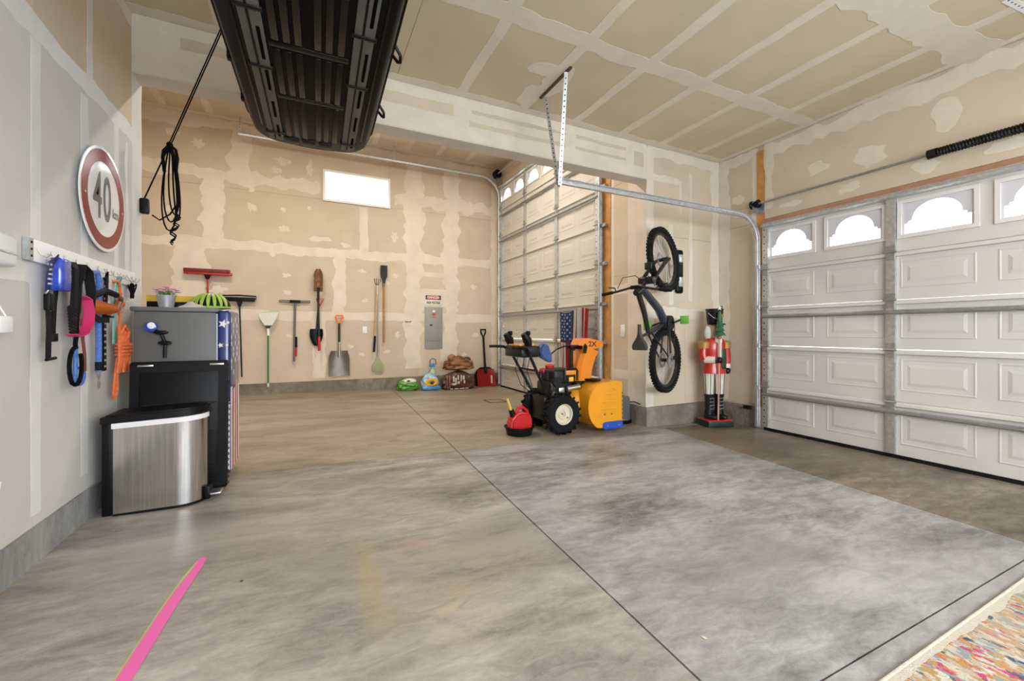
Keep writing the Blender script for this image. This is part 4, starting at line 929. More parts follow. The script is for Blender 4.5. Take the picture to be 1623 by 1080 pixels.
# round point shovel (blade down)
t = BW('round_shovel', 'black pointed shovel with a red D handle hung blade down', 'shovel', .13, .92)
def rp(u, v):
    w = .215*math.sin(min(1, (v+.12)*1.25)*PI/2)**.8*(1 if v < .9 else .92); return ((u-.5)*w, -.03-.025*((u-.5)*2)**2, v*.30)
mb = MB(); mb.grid(rp, 11, 9); bmesh.ops.solidify(mb.bm, geom=mb.bm.faces[:], thickness=.004); mb.build('blade', 'black_metal', t, 60)
MB().cyl((0, -.03, .24), (.04, -.03, .74), .017).build('shaft', 'shaft_black', t)
MB().tube([(.04, -.03, .70), (.0, -.03, .84), (.12, -.03, .84), (.05, -.03, .70)], .012, 7, closed=True).build('d_handle', 'red_paint', t)
# aluminium scoop
t = BW('scoop_shovel', 'wide aluminium scoop shovel with orange D grip', 'shovel', .505, .365)
def sc(u, v):
    w = .36*(.94 if v > .85 else 1)*(1-.05*v); k = (u-.5)*2; return ((u-.5)*w*(1 if v < .9 else .9), -.02-.05*k*k*(.3+v*.7), v*.46)
mb = MB(); mb.grid(sc, 15, 11); bmesh.ops.solidify(mb.bm, geom=mb.bm.faces[:], thickness=.004); mb.build('blade', 'alu', t, 60)
MB().cyl((0, -.035, .34), (0, -.04, .64), .026, .017).build('socket', 'alu', t); MB().cyl((0, -.04, .62), (0, -.04, .96), .019).build('shaft', 'shaft_black', t)
MB().tube([(-.012, -.04, .95), (-.06, -.04, 1.07), (-.052, -.04, 1.1), (.052, -.04, 1.1), (.06, -.04, 1.07), (.012, -.04, .95)], .015, 8, closed=True).build('d_grip', 'grip_orange', t)
# cultivator
t = BW('hand_cultivator', 'long pale wooden cultivator with black tines and black lower grip', 'garden tool', 1.117, .79, .04)
for dx, k in ((-.05, 1), (-.018, .4), (.018, .4), (.05, 1)): MB().tube([(.046, -.03, 1.24), (.046+dx*.6, -.03, 1.27), (.046+dx, -.04, 1.33), (.046+dx*1.05, -.055, 1.37)], .006, 6).build('tine', 'black_metal', t)
MB().cyl((.046, -.03, 1.25), (.042, -.03, 1.08), .016).build('ferrule', 'steel', t); MB().cyl((.042, -.03, 1.10), (.006, -.03, .28), .014).build('handle', 'ash_wood', t); MB().cyl((.006, -.03, .30), (-.012, -.03, 0), .02).build('grip', 'black_plastic', t)
# leaf fan
t = BW('shrub_rake', 'small olive plastic fan rake on a thin grey pole', 'rake', 1.18, .42)
mb = MB(); mb.prism([(-.10, 0), (.10, 0), (.105, .12), (.05, .21), (.018, .28), (-.018, .28), (-.05, .21), (-.105, .12)], -.04, -.026, 'xz'); mb.build('fan', 'olive', t, 0)
for i in range(7): MB().box(-.09+.028*i, -.078+.028*i, -.046, -.04, .005, .13, r=.002).build('fan_rib', 'olive', t)
MB().cyl((0, -.033, .25), (-.004, -.033, 1.52), .011).build('pole', 'galv_dark', t)
# black scraper
t = BW('ice_scraper', 'black bladed ice scraper with brown wooden handle hung blade up', 'scraper', 1.29, .965)
mb = MB(); mb.prism([(-.062, 1.46), (.062, 1.46), (.062, 1.26), (.03, 1.18), (.02, 1.05), (-.02, 1.05), (-.03, 1.18), (-.062, 1.26)], -.045, -.03, 'xz'); mb.build('blade', 'black_metal', t, 0)
MB().cyl((0, -.037, 1.12), (0, -.035, 0), .0165).build('handle', 'oak_wood', t)
for z in (.62, .52): MB().torus((0, -.036, z), .017, .004, (0, 0, 1), 14, 6).build('tape_band', 'mint', t)
# outlets, hook
t = BW('power_outlet', 'white power outlet plate between scoop and cultivator', 'outlet', .948, 1.14)
MB().box(-.04, .04, -.007, 0, 0, .125, r=.003).build('plate', 'vinyl_white', t)
for z in (.038, .088): MB().box(-.016, .016, -.0085, -.006, z-.014, z+.014, r=.002).build('socket', 'white_plastic', t)
t = BW('wall_hook', 'small empty black hook on the wall beside the breaker panel', 'hook', 1.72, 1.32)
MB().tube([(-.02, 0, .05), (-.02, -.03, .045), (.0, -.06, .04), (.06, -.06, .04), (.075, -.05, .055)], .008, 6).build('hook_bar', 'black_metal', t)
# electric panel and danger sign
t = BW('breaker_panel', 'grey metal breaker panel on the back wall', 'breaker panel', 2.258, .83)
MB().box(-.18, .18, -.02, 0, 0, .83, r=.006).build('cover', 'panel_grey', t); d = MB().box(-.15, .15, -.027, -.019, .16, .79, r=.004).build('door', 'panel_grey', t)
MB().box(-.085, -.03, -.034, -.026, .455, .485, r=.004).build('latch', 'ink', d); MB().prism(star(0, .69, .055, PI), -.0285, -.0265, 'xz').build('warning_label', 'red_paint', d, 0); MB().box(-.035, .035, -.0285, -.0265, .615, .635).build('label_strip', 'danger_red', d, 0); MB().prism(circ(.03, 16, 0, .745), -.0283, -.0265, 'xz').build('label_head', 'plate_cream', d, 0)
t = BW('danger_sign', 'DANGER HIGH VOLTAGE sign above the breaker panel', 'sign', 2.252, 1.695)
MB().box(-.165, .165, -.004, 0, 0, .205, r=.001).build('sign_plate', 'plate_cream', t); MB().box(-.158, .158, -.0055, -.003, .115, .2, r=.001).build('black_header', 'ink', t)
MB().prism([(.145*math.cos(a)*1.0, .157+.036*math.sin(a)) for a in [2*PI*i/32 for i in range(32)]], -.0066, -.0052, 'xz').build('red_oval', 'danger_red', t, 0)
text('DANGER', .07, 'sign_white', t, (0, -.0068, .157), sx=.86, depth=.0004, bold=.001); text('HIGH VOLTAGE', .062, 'ink', t, (0, -.0045, .055), sx=.62, depth=.0004, bold=.0024)
# snow shovel
t = thing('snow_shovel', 'red and black snow shovel leaning in the back corner', 'shovel', (3.33, 8.10, floor_z(3.33)), rot=(math.radians(-5), 0, 0))
def ss(u, v): k = (u-.5)*2; return (k*.205*(1-.12*max(0, v-.75)/.25), -.02-.09*(1-v)**1.5*.6-.03*k*k+.03, .0+v*.36)
mb = MB(); mb.grid(ss, 13, 9); bmesh.ops.solidify(mb.bm, geom=mb.bm.faces[:], thickness=.006); mb.build('blade', 'red_paint', t, 60)
def sb(u, v): a = PI*u; return (-.235*math.cos(a)*(1 if v < .5 else .86), .03 if v < .5 else .005, .16+(.26 if v < .5 else .2)*math.sin(a)**.7-(.16 if abs(u-.5) > .49 else 0))
mb = MB(); mb.prism([(-.235, .02), (.235, .02), (.235, .25), (.19, .34), (.10, .40), (-.10, .40), (-.19, .34), (-.235, .25)], .018, .04, 'xz'); mb.build('back_frame', 'black_plastic', t, 0)
MB().cyl((0, .01, .36), (-.01, .03, 1.06), .022, n=14).build('handle', 'black_plastic', t); MB().cyl((0, .0, .28), (0, .012, .44), .032, .024, n=12).build('socket', 'black_plastic', t)
MB().tube([(-.01, .03, 1.03), (-.06, .03, 1.12), (-.065, .03, 1.19), (.045, .03, 1.19), (.04, .03, 1.12)], .018, 8, closed=True).build('d_grip', 'black_plastic', t)
MB().box(.10, .13, -.055, -.035, .06, .22, r=.004).build('sticker', 'plate_cream', t)
# bags
mat('bag_green', (.07, .30, .03), .3, var=.2, scale=8, coat=.3); mat('bag_white', (.70, .72, .62), .4, var=.15, scale=15); mat('bag_blue', (.05, .28, .62), .3, coat=.3); mat('bag_pale', (.35, .55, .72), .35, var=.4, scale=14); mat('petal_yellow', (.85, .46, .02), .5); mat('bag_brown', (.075, .028, .016), .32, var=.5, scale=7, coat=.25); mat('bag_tan', (.24, .11, .045), .32, var=.5, scale=9, coat=.25); mat('bag_text', (.68, .58, .50), .5)
def pillow(w, d, h, seed, amp=.012, top=.75):
    rr = random.Random(seed); ph = [rr.uniform(0, 6) for _ in range(6)]
    def f(u, v):
        a = 2*PI*u; e = .45
        c, s = math.cos(a), math.sin(a); x = math.copysign(abs(c)**e, c); y = math.copysign(abs(s)**e, s)
        vv = v; prof = (math.sin(min(1, vv*4+.55)*PI/2)) * (1 if vv < .45 else max(.02, math.cos((vv-.45)/.55*PI/2))**.55)
        n = amp*(math.sin(a*5+vv*9+ph[0])+math.sin(a*9-vv*14+ph[1])+.7*math.sin(a*3+vv*21+ph[2]))
        return (w/2*x*prof+n, d/2*y*prof+n, h*vv+(amp*1.2*math.sin(a*2+ph[3])*vv))
    return f
def sack(name, label, cat, loc, w, d, h, m, seed, amp=.012, rz=0):
    t = thing(name, label, cat, loc, rz); mb = MB(); R = mb.grid(pillow(w, d, h, seed, amp), 40, 18, True); mb.bm.faces.new(R[0][::-1]); mb.bm.faces.new(R[-1]); mb.build('sack', m, t, 70); return t
t = sack('soil_bag', 'green plastic bag with white top slumped by the wall', 'bag', (1.69, 8.0, floor_z(1.69)), .37, .26, .22, 'bag_green', 1)
MB().sphere((.02, -.05, .17), .13, (1.05, .62, .42)).build('white_top', 'bag_white', t); MB().sphere((-.01, -.128, .185), .03, (1, .3, .5)).build('black_print', 'ink', t)
t = sack('bird_seed_bag', 'blue bird seed bag printed with a yellow sunflower', 'bag', (2.10, 7.93, floor_z(2.10)), .31, .22, .32, 'bag_pale', 2, .008)
mb = MB()
for k in range(12): a = 2*PI*k/12; mb.sphere((.10*math.cos(a)*.95, -.128, .155+.05*math.sin(a)), .036, (1, .35, .75), 8, 6)
mb.build('sunflower_petals', 'petal_yellow', t); MB().sphere((0, -.14, .145), .035, (1, .4, .8)).build('sunflower_heart', 'bag_brown', t); MB().box(-.172, .172, -.131, -.10, .012, .085, r=.012).build('blue_band', 'bag_blue', t)
t = thing('spray_bottle', 'blue and green spray bottle with bail handle behind the seed bag', 'bottle', (2.21, 8.15, floor_z(2.2)))
MB().lathe([(0, 0), (.06, 0), (.065, .05), (.065, .30), (.04, .36), (.022, .38), (.022, .42), (0, .42)], 18).build('bottle', 'mint', t); MB().box(-.06, .045, -.03, .03, .42, .49, r=.012).build('spray_head', 'bag_blue', t)
MB().tube([(-.05, 0, .44), (-.05, 0, .55), (0, 0, .59), (.06, 0, .56), (.07, 0, .46)], .008, 7).build('handle', 'dark_red', t); MB().box(-.03, .03, -.07, -.06, .12, .28, r=.004).build('label', 'bag_blue', t)
t = sack('compost_bag', 'brown bag with pale lettering lying under another bag', 'bag', (2.66, 7.92, floor_z(2.66)), .66, .30, .36, 'bag_brown', 5, .008)
for i, x in enumerate((-.27, -.22)): MB().box(x-.014, x+.014, -.171, -.158, .04, .29, r=.003).build('tan_stripe', 'bag_tan', t)
for i, (x, z, w, h) in enumerate(((-.14, .21, .035, .11), (-.095, .17, .03, .13), (-.05, .235, .03, .09), (-.04, .14, .04, .05), (.01, .22, .028, .12), (.06, .23, .04, .08), (.075, .15, .03, .06), (-.13, .11, .06, .04))):
    MB().box(x-w/2, x+w/2, -.170, -.158, z-h/2, z+h/2, r=.004).build('printed_mark', 'bag_text', t)
for x, w in ((-.18, .05), (-.08, .08), (.03, .10), (.13, .06)): MB().box(x-w/2, x+w/2, -.164, -.150, .016, .03).build('printed_line', 'bag_text', t, 0)
t = sack('mulch_bag', 'crumpled brown plastic bag piled on the lettered bag', 'bag', (2.68, 7.95, floor_z(2.66)+.372), .58, .26, .26, 'bag_tan', 9, .02)
MB().sphere((-.14, 0, .24), .085, (1, .8, .85)).build('twisted_neck', 'bag_tan', t); MB().sphere((.17, .0, .20), .09, (1, .8, .6)).build('bunched_corner', 'bag_brown', t)
# square mark on the floor
t = thing('floor_frame', 'thin black square frame lying on the floor of the tall bay', 'frame', (2.73, 6.25, floor_z(2.73)+.001), rot=(0, math.radians(1.146), 0))
for x0, x1, y0, y1 in ((-.15, .15, -.15, -.135), (-.15, .15, .135, .15), (-.15, -.135, -.135, .135), (.135, .15, -.135, .135)): MB().box(x0, x1, y0, y1, 0, .003).build('edge_strip', 'ink', t, 0)
# light switch
t = thing('light_switch', 'white light switch plate beside the tall door', 'switch', (XF-.003, 4.25, 1.10), -PI/2)
MB().box(-.04, .04, -.007, 0, 0, .16, r=.003).build('plate', 'vinyl_white', t); MB().box(-.017, .017, -.011, -.006, .045, .115, r=.003).build('rocker', 'white_plastic', t)

# ================================================================== FLAG
t = thing('flag', 'american flag draped from the strut of the tall door', 'flag', (3.515, 5.52, .42), -PI/2)
def fl(u, v):          # u across (0..1), v down (0..1)
    fold = .03*math.sin(u*17+v*1.2)*(.4+.6*v)+.018*math.sin(u*31+2)
    return (.76*u*(1-.06*v), -.03+fold, 1.06-1.0*v-.03*math.sin(u*6)*(1-v))
def clothpatch(u0, u1, v0, v1, nu, nv, name, m, off=0, parent=None):
    mb = MB(); mb.grid(lambda a, b: tuple(Vector(fl(u0+(u1-u0)*a, v0+(v1-v0)*b))+Vector((0, -off, 0))), nu, nv); bmesh.ops.solidify(mb.bm, geom=mb.bm.faces[:], thickness=.0015); return mb.build(name, m, parent or t, 80)
for k in range(13): clothpatch(k/13, (k+1)/13, 0 if k > 6 else .46, 1, 5, 20, 'stripe', 'flag_red' if k % 2 == 0 else 'flag_white')
cn = clothpatch(0, 7/13, 0, .46, 26, 14, 'canton', 'flag_navy')
for r in range(9):
    for c in range(6 if r % 2 == 0 else 5):
        u = (.045+(c+(.5 if r % 2 else 0))*.083); v = .03+r*.047
        mb = MB(); P = [tuple(Vector(fl(u+a, v+b))+Vector((0, -.0035, 0))) for a, b in star(0, 0, .021)]
        vs = [mb.bm.verts.new(p) for p in P]; mb.bm.faces.new(vs); bmesh.ops.solidify(mb.bm, geom=mb.bm.faces[:], thickness=.001); mb.build('star', 'flag_white', cn, 0)
# ================================================================== SNOW BLOWER
mat('blower_yellow', (.80, .33, .012), .32, coat=.35, var=.05, scale=4); mat('chute_orange', (.82, .24, .012), .35, coat=.3); mat('rim_cream', (.66, .61, .47), .45); mat('shoe_blue', (.015, .08, .50), .35); mat('shield_blue', (.03, .07, .22), .3, var=.3, scale=10)
mat('tire', (.008, .008, .0085), .8, spec=.2); mat('engine_black', (.007, .007, .008), .4, spec=.35); mat('gas_red', (.55, .008, .012), .35, coat=.2); mat('spout_yellow', (.70, .48, .08), .5); mat('gen_grey', (.12, .12, .12), .5)
SB = thing('snow_blower', 'yellow two stage snow blower with black engine and chunky tyres', 'snow blower', (2.50, 4.14, floor_z(2.5)))
t = SB
def wheel(y, out):
    w = thing('wheel', None, None, (0, y, .222)); w.parent = t
    mb = MB(); prof = [(.115, -.062), (.15, -.068), (.19, -.066), (.205, -.05), (.208, 0), (.205, .05), (.19, .066), (.15, .068), (.115, .062)]
    mb.lathe(prof, 36, Matrix.Rotation(PI/2, 4, 'X'), ring=True)
    for i in range(18):
        for sg in (-1, 1):
            a = 2*PI*(i+.25*sg)/18; m = Matrix.Rotation(-a, 4, 'Y') @ Matrix.Translation((0, 0, .208)) @ Matrix.Rotation(sg*.5, 4, 'Z')
            mb.box(-.011, .011, sg*.034-.034, sg*.034+.034, -.01, .014, m)
    mb.build('tyre', 'tire', w)
    s = out
    mb = MB(); mb.lathe([(0, .012), (.028, .012), (.034, .03), (.05, .032), (.062, .022), (.095, .022), (.104, .045), (.118, .052), (.12, .03), (.12, -.03), (0, -.03)], 32, Matrix.Rotation(PI/2*s, 4, 'X')); mb.build('rim', 'rim_cream', w)
    MB().cyl((0, -s*.012, 0), (0, -s*.026, 0), .010, n=8).build('axle_pin', 'rust', w); MB().cyl((.062, -s*.02, -.045), (.062, -s*.028, -.045), .008, n=8).build('valve', 'ink', w)
wheel(-.235, 1); wheel(.265, 1)
MB().cyl((0, -.2, .222), (0, .2, .222), .018).build('axle', 'black_metal', t)
MB().box(-.16, .20, -.135, .15, .13, .40, r=.02).build('transmission', 'engine_black', t)
# engine
MB().box(-.09, .20, -.15, .17, .40, .56, r=.025).build('engine_block', 'engine_black', t); MB().box(-.06, .24, -.17, .13, .54, .70, r=.035, seg=3).build('engine_cowl', 'engine_black', t)
mb = MB(); mb.tube([(.08, -.178, .57), (.08, -.185, .69), (.10, -.185, .71), (.23, -.185, .70), (.245, -.185, .68), (.245, -.18, .57)], .012, 8); mb.build('guard_bar', 'black_metal', t)
MB().box(.09, .235, -.178, -.165, .635, .685, r=.004).build('engine_label', 'chute_orange', t); MB().box(.14, .20, -.176, -.165, .56, .61, r=.003).build('warning_decal', 'petal_yellow', t)
MB().cyl((.10, -.19, .48), (.26, -.19, .50), .032, n=14).build('muffler', 'steel', t); MB().box(.0, .08, -.185, -.14, .43, .50, r=.012).build('carburettor', 'steel', t); MB().lathe([(0, -.03), (.05, -.03), (.05, .03), (0, .03)], 18, Matrix.Translation((-.02, -.16, .56)) @ Matrix.Rotation(PI/2, 4, 'X')).build('recoil_starter', 'engine_black', t)
MB().lathe([(0, 0), (.05, 0), (.055, .03), (.03, .045), (0, .045)], 18, Matrix.Translation((.02, .05, .70))).build('fuel_cap', 'red_paint', t); MB().box(-.08, .0, .03, .15, .62, .70, r=.03).build('fuel_tank', 'red_paint', t)
MB().box(-.02, .0, -.19, -.175, .25, .30).build('hang_tag', 'vinyl_white', t, 0); MB().cyl((-.05, -.15, .40), (-.05, -.15, .46), .02, n=10).build('oil_cap', 'rust', t)
for k in range(5): MB().box(-.088+.03*k, -.078+.03*k, -.158, -.148, .42, .53, r=.002).build('cooling_fin', 'black_metal', t)
for k in range(4): MB().box(-.10, -.088, -.11+.06*k, -.08+.06*k, .58, .66, r=.003).build('cowl_vent', 'black_metal', t)
for x, z in ((-.13, .17), (.17, .17), (-.13, .36), (.17, .36)): MB().cyl((x, -.135, z), (x, -.142, z), .010, n=8).build('frame_bolt', 'steel', t)
# handle tubes
for sy in (-.17, .17): MB().tube([(-.05, sy*.8, .33), (-.15, sy, .44), (-.36, sy*1.25, .82), (-.40, sy*1.3, .90)], .0165, 10).build('handle_tube', 'black_metal', t)
for sy in (-.23, .23): MB().tube([(-.40, sy, .90), (-.46, sy*1.2, .95), (-.55, sy*1.3, .955), (-.63, sy*1.32, .955)], .0165, 10).build('hand_grip', 'black_plastic', t)
MB().tube([(-.28, -.19, .70), (-.28, .19, .70)], .012, 8).build('cross_brace', 'black_metal', t)
MB().box(-.48, -.24, -.20, .22, .845, .97, r=.025).build('control_panel', 'engine_black', t); MB().box(-.46, -.27, -.12, .16, .965, .985, r=.008).build('panel_top', 'blower_yellow', t)
for sy, dx in ((-.16, -.36), (.20, -.40)):
    g = MB().tube([(dx, sy, .955), (dx-.03, sy-.01, 1.03), (dx-.075, sy-.01, 1.10)], [.03, .05, .034], 9).build('control_lever', 'black_plastic', t)
    for k in range(3): MB().tube([(dx-.03, sy-.02+.02*k, 1.04), (dx-.03+.02*k, sy-.03+.025*k, 1.10), (dx-.05+.03*k, sy-.03+.03*k, 1.125)], .015, 6).build('lever_finger', 'black_plastic', g)
MB().tube([(-.38, -.14, .98), (-.36, -.15, 1.02), (-.345, -.15, 1.03)], .008, 6).build('speed_lever', 'steel', t)
mb = MB(); mb.prism([(-.22, .84), (-.10, .78), (-.09, .84), (-.14, .98), (-.20, 1.0), (-.25, .93)], -.20, -.10, 'xz'); bmesh.ops.bevel(mb.bm, geom=mb.bm.edges[:], offset=.012, segments=2, affect='EDGES'); mb.build('headlight_shield', 'shield_blue', t)
for sy in (-.18, -.06, .1): MB().tube([(-.36, sy, .87), (-.40, sy, .70), (-.33, sy, .52), (-.20, sy*.8, .42), (-.08, sy*.6, .36)], .004, 5).build('control_cable', 'rope_black', t)
MB().tube([(-.10, -.10, .84), (.06, -.04, .92), (.18, .0, .95), (.33, .02, .95)], .009, 7).build('chute_rod', 'black_metal', t)
# chute
MB().lathe([(.0, .0), (.10, 0), (.10, .04), (.085, .05), (.085, .06), (0, .06)], 24, Matrix.Translation((.36, .0, .50))).build('chute_collar', 'black_plastic', t)
ch = [(.36, .55), (.375, .66), (.40, .76), (.44, .86), (.48, .92)]
def chute_sec(cx, cz, w, d, tilt):
    c, s = math.cos(tilt), math.sin(tilt)
    return [(cx+(x*c), y, cz+(-x*s)) for x, y in ((d, -w), (-d*.6, -w), (-d, -w*.6), (-d, w*.6), (-d*.6, w), (d, w), (d*.98, w*.88), (-d*.5, w*.88), (-d*.86, w*.52), (-d*.86, -w*.52), (-d*.5, -w*.88), (d*.98, -w*.88))]
mb = MB(); R = [[mb.bm.verts.new(p) for p in chute_sec(cx+.03, cz, .11, .095, k*.09)] for k, (cx, cz) in enumerate(ch)]
for A, B in zip(R, R[1:]):
    for j in range(12): mb.bm.faces.new((A[j], A[(j+1) % 12], B[(j+1) % 12], B[j]))
mb.bm.faces.new(R[0]); mb.bm.faces.new(R[-1][::-1]); mb.build('chute', 'chute_orange', t, 30)
mb = MB(); top = [[(.36, -.095, .86), (.36, .095, .86), (.36, .095, .965), (.36, -.095, .965)], [(.42, -.095, .92), (.42, .095, .92), (.415, .095, 1.03), (.415, -.095, 1.03)], [(.60, -.10, .955), (.60, .10, .955), (.60, .10, 1.005), (.60, -.10, 1.005)]]
DF = [(.385, .88), (.43, .90), (.655, .945), (.66, .995), (.46, 1.035), (.40, 1.03), (.365, .96)]
mb.prism(DF, -.12, -.112, 'xz'); mb.prism(DF, .112, .12, 'xz')
mb.prism([(.365, .955), (.40, 1.03), (.46, 1.035), (.66, .995), (.66, 1.003), (.46, 1.045), (.395, 1.04), (.355, .96)], -.12, .12, 'xz'); mb.build('deflector', 'chute_orange', t, 0)
text('2X', .085, 'ink', t, (.50, -.1212, .975), depth=.0004, bold=.002, sx=1.1); MB().prism([(.37, .87), (.41, .87), (.425, .95), (.40, .985), (.375, .96)], -.128, -.12, 'xz').build('deflector_hinge', 'black_plastic', t, 0)
MB().tube([(.30, .0, .55), (.29, 0, .70), (.285, 0, .90), (.34, 0, .95)], .022, 9).build('chute_support', 'black_metal', t); MB().box(.25, .40, -.05, .05, .92, .965, r=.008).build('chute_gearbox', 'black_plastic', t)
# housing: curved drum open to the front, two side plates
MB().cyl((.20, 0, .27), (.34, 0, .27), .17, .20, n=28).build('impeller_housing', 'blower_yellow', t)
prof = []
for i in range(15):
    a = math.radians(70+i*12.5); prof.append((.50+.225*math.cos(a), .285+.265*math.sin(a)))
prof = [(.745, .545)]+[(.66, .565), (.58, .565)]+prof[1:]+[(.56, .03)]
inner = [(x+.006 if x < .5 else x, z-.006 if z > .3 else z+.006) for x, z in prof]
mb = MB(); mb.prism(prof+inner[::-1], -.345, .345, 'xz'); mb.build('auger_drum', 'blower_yellow', t, 40)
side = [(.745, .06), (.745, .55), (.66, .56)]+[(x, z) for x, z in prof[3:-1]]+[(.50, .04)]
for y in (-.35, .344):
    s = MB().prism(side, y, y+.006, 'xz').build('side_plate', 'blower_yellow', t, 0)
    if y < 0:
        for z, x0, x1 in ((.33, .47, .68), (.25, .45, .68), (.42, .52, .68)): MB().box(x0, x1, y-.006, y+.001, z-.008, z+.008, r=.004).build('pressed_rib', 'blower_yellow', s)
        MB().tube([(.50, y-.002, .42), (.54, y-.002, .47), (.60, y-.002, .485), (.66, y-.002, .46)], .007, 6).build('pressed_arc', 'blower_yellow', s)
        for x in (.50, .60): MB().cyl((x, y-.006, .19), (x, y+.001, .19), .010, n=10).build('bolt', 'rust', s)
        for k in range(9): MB().box(.738, .752, y-.004, y+.008, .10+.048*k, .125+.048*k, r=.002).build('edge_scallop', 'blower_yellow', s)
    sh = MB().prism([(.47, .045), (.49, .025), (.73, .025), (.75, .045), (.75, .085), (.73, .105), (.50, .105), (.47, .085)], y-.012 if y < 0 else y+.006, y if y < 0 else y+.018, 'xz').build('skid_shoe', 'shoe_blue', t, 0)
    for x in (.53, .69): MB().cyl((x, y-.018 if y < 0 else y+.02, .06), (x, y, .06), .011, n=8).build('shoe_bolt', 'steel', sh)
mb = MB(); mb.tube([(.55+.12*math.cos(i*.55), -.33+.0125*i, .27+.12*math.sin(i*.55)) for i in range(53)], .016, 6); mb.build('auger', 'black_metal', t); MB().cyl((.55, -.34, .27), (.55, .34, .27), .018).build('auger_shaft', 'black_metal', t)
MB().box(.36, .68, -.36, -.30, .56, .575).build('top_lip', 'blower_yellow', t, 0) if False else None
MB().box(.40, .52, -.25, .16, .555, .575, r=.004, mtx=None).build('clean_out_tool', 'black_plastic', t); MB().box(.58, .68, .0, .12, .566, .572, r=.002).build('top_decal', 'plate_cream', t)
# ---- fuel can in drain pan
fx = 2.06; fy = 4.06
t = thing('drain_pan', 'round black drain pan under the red fuel can', 'pan', (fx, fy, floor_z(fx)))
MB().lathe([(0, .003), (.135, .003), (.155, .08), (.168, .085), (.168, .093), (.150, .093), (.130, .012), (0, .012)], 32).build('pan', 'black_plastic', t)
MB().box(.15, .21, -.02, .02, .083, .092, r=.004).build('pour_lip', 'black_plastic', t)
t = thing('fuel_can', 'red plastic fuel can with yellow spout standing in a black pan', 'fuel can', (fx, fy, floor_z(fx)+.0135))
mb = MB(); mb.prism([(-.125, 0), (.125, 0), (.125, .17), (.10, .215), (.02, .235), (-.055, .225), (-.125, .15)], -.075, .075, 'xz'); bmesh.ops.bevel(mb.bm, geom=mb.bm.edges[:], offset=.022, segments=3, affect='EDGES'); mb.build('tank', 'gas_red', t, 45)
MB().tube([(-.04, 0, .21), (-.02, 0, .265), (.04, 0, .275), (.09, 0, .24), (.115, 0, .16)], .018, 9).build('handle', 'gas_red', t)
MB().cyl((-.075, 0, .19), (-.10, 0, .26), .032, .028).build('collar', 'black_plastic', t); MB().cyl((-.10, 0, .25), (-.145, 0, .38), .018, .013).build('spout', 'spout_yellow', t)
# ---- grey generator beside the pier
t = thing('generator', 'dark grey portable generator between snow blower and pier', 'generator', (3.44, 4.22, floor_z(3.44)), math.radians(4))
MB().box(-.15, .16, -.18, .18, .03, .34, r=.03, seg=3).build('case', 'gen_grey', t); MB().box(-.155, .165, -.19, .19, 0, .05, r=.008).build('base', 'black_plastic', t); MB().box(-.158, -.145, -.12, .12, .08, .27, r=.006).build('vent_panel', 'ink', t)
MB().tube([(-.05, -.13, .33), (-.05, -.13, .38), (.06, -.13, .38), (.06, -.13, .33)], .012, 7).build('handle', 'black_plastic', t); MB().cyl((-.06, -.185, .06), (.1, -.2, .055), .012).build('pull_cord', 'steel', t)
MB().tube([(.16, -.1, .25), (.19, -.2, .27), (.20, -.30, .25)], .006, 6).build('power_cord', 'rope_black', t)

# ================================================================== BICYCLE
mat('bike_black', (.009, .010, .012), .3, spec=.5); mat('bike_blue', (.03, .04, .06), .25, coat=.4); mat('tyre_side', (.05, .05, .052), .6); mat('saddle', (.03, .022, .02), .5); mat('pedal_green', (.16, .42, .05), .5); mat('spoke', (.32, .32, .32), .35, .8)
az = math.radians(70); hd = Vector((-math.sin(az), -math.cos(az), 0)); nl = Vector((math.cos(az), -math.sin(az), 0))   # up of the bike, its left side
# bike frame axes: x forward -> world up, z up -> hd, y left -> forward x up
yl = hd.cross(Vector((0, 0, 1)))
Mx = Matrix((( 0, yl.x, hd.x), (0, yl.y, hd.y), (1, yl.z, hd.z))).to_4x4()
rear = Vector((3.715, 3.585, .84))
BK = thing('bicycle', 'black mountain bike hung nose up on the pier wall', 'bicycle', (0, 0, 0)); BK.matrix_world = Matrix.Translation(rear) @ Mx @ Matrix.Rotation(math.radians(-2.6), 4, 'Y')
t = BK
def bwheel(x, z, yaw=0):
    w = thing('wheel', None, None, (x, 0, z)); w.parent = t; w.rotation_euler = (0, 0, yaw)
    mb = MB(); mb.lathe([(.308, -.014), (.325, -.030), (.350, -.033), (.364, -.018), (.368, 0), (.364, .018), (.350, .033), (.325, .030), (.308, .014)], 56, Matrix.Rotation(PI/2, 4, 'X'), ring=True)
    for i in range(56):
        for sg in (-1, 1):
            a = 2*PI*(i+.25*sg)/56; m = Matrix.Rotation(-a, 4, 'Y') @ Matrix.Translation((0, sg*.017, .364)); mb.box(-.010, .010, -.011, .011, 0, .010, m)
    mb.build('tyre', 'tire', w)
    mb = MB(); mb.lathe([(.285, -.013), (.312, -.015), (.312, .015), (.285, .013)], 56, Matrix.Rotation(PI/2, 4, 'X'), ring=True); mb.build('rim', 'bike_black', w)
    mb = MB()
    for i in range(28):
        a = 2*PI*i/28; b = a+(.35 if i % 2 else -.35); s = .028 if i % 4 < 2 else -.028
        mb.cyl((.022*math.cos(b), s, .022*math.sin(b)), (.30*math.cos(a), 0, .30*math.sin(a)), .0014, n=4, caps=False)
    o = mb.build('spokes', 'spoke', w, 0); o['kind'] = 'stuff'
    MB().cyl((0, -.05, 0), (0, .05, 0), .022, n=14).build('hub', 'black_metal', w)
    MB().lathe([(.055, -.001), (.09, -.001), (.09, .001), (.055, .001)], 28, Matrix.Translation((0, .04, 0)) @ Matrix.Rotation(PI/2, 4, 'X'), ring=True).build('brake_rotor', 'galv_dark', w)
    return w
WB = 1.16
bwheel(0, 0); bwheel(WB, 0, .10)
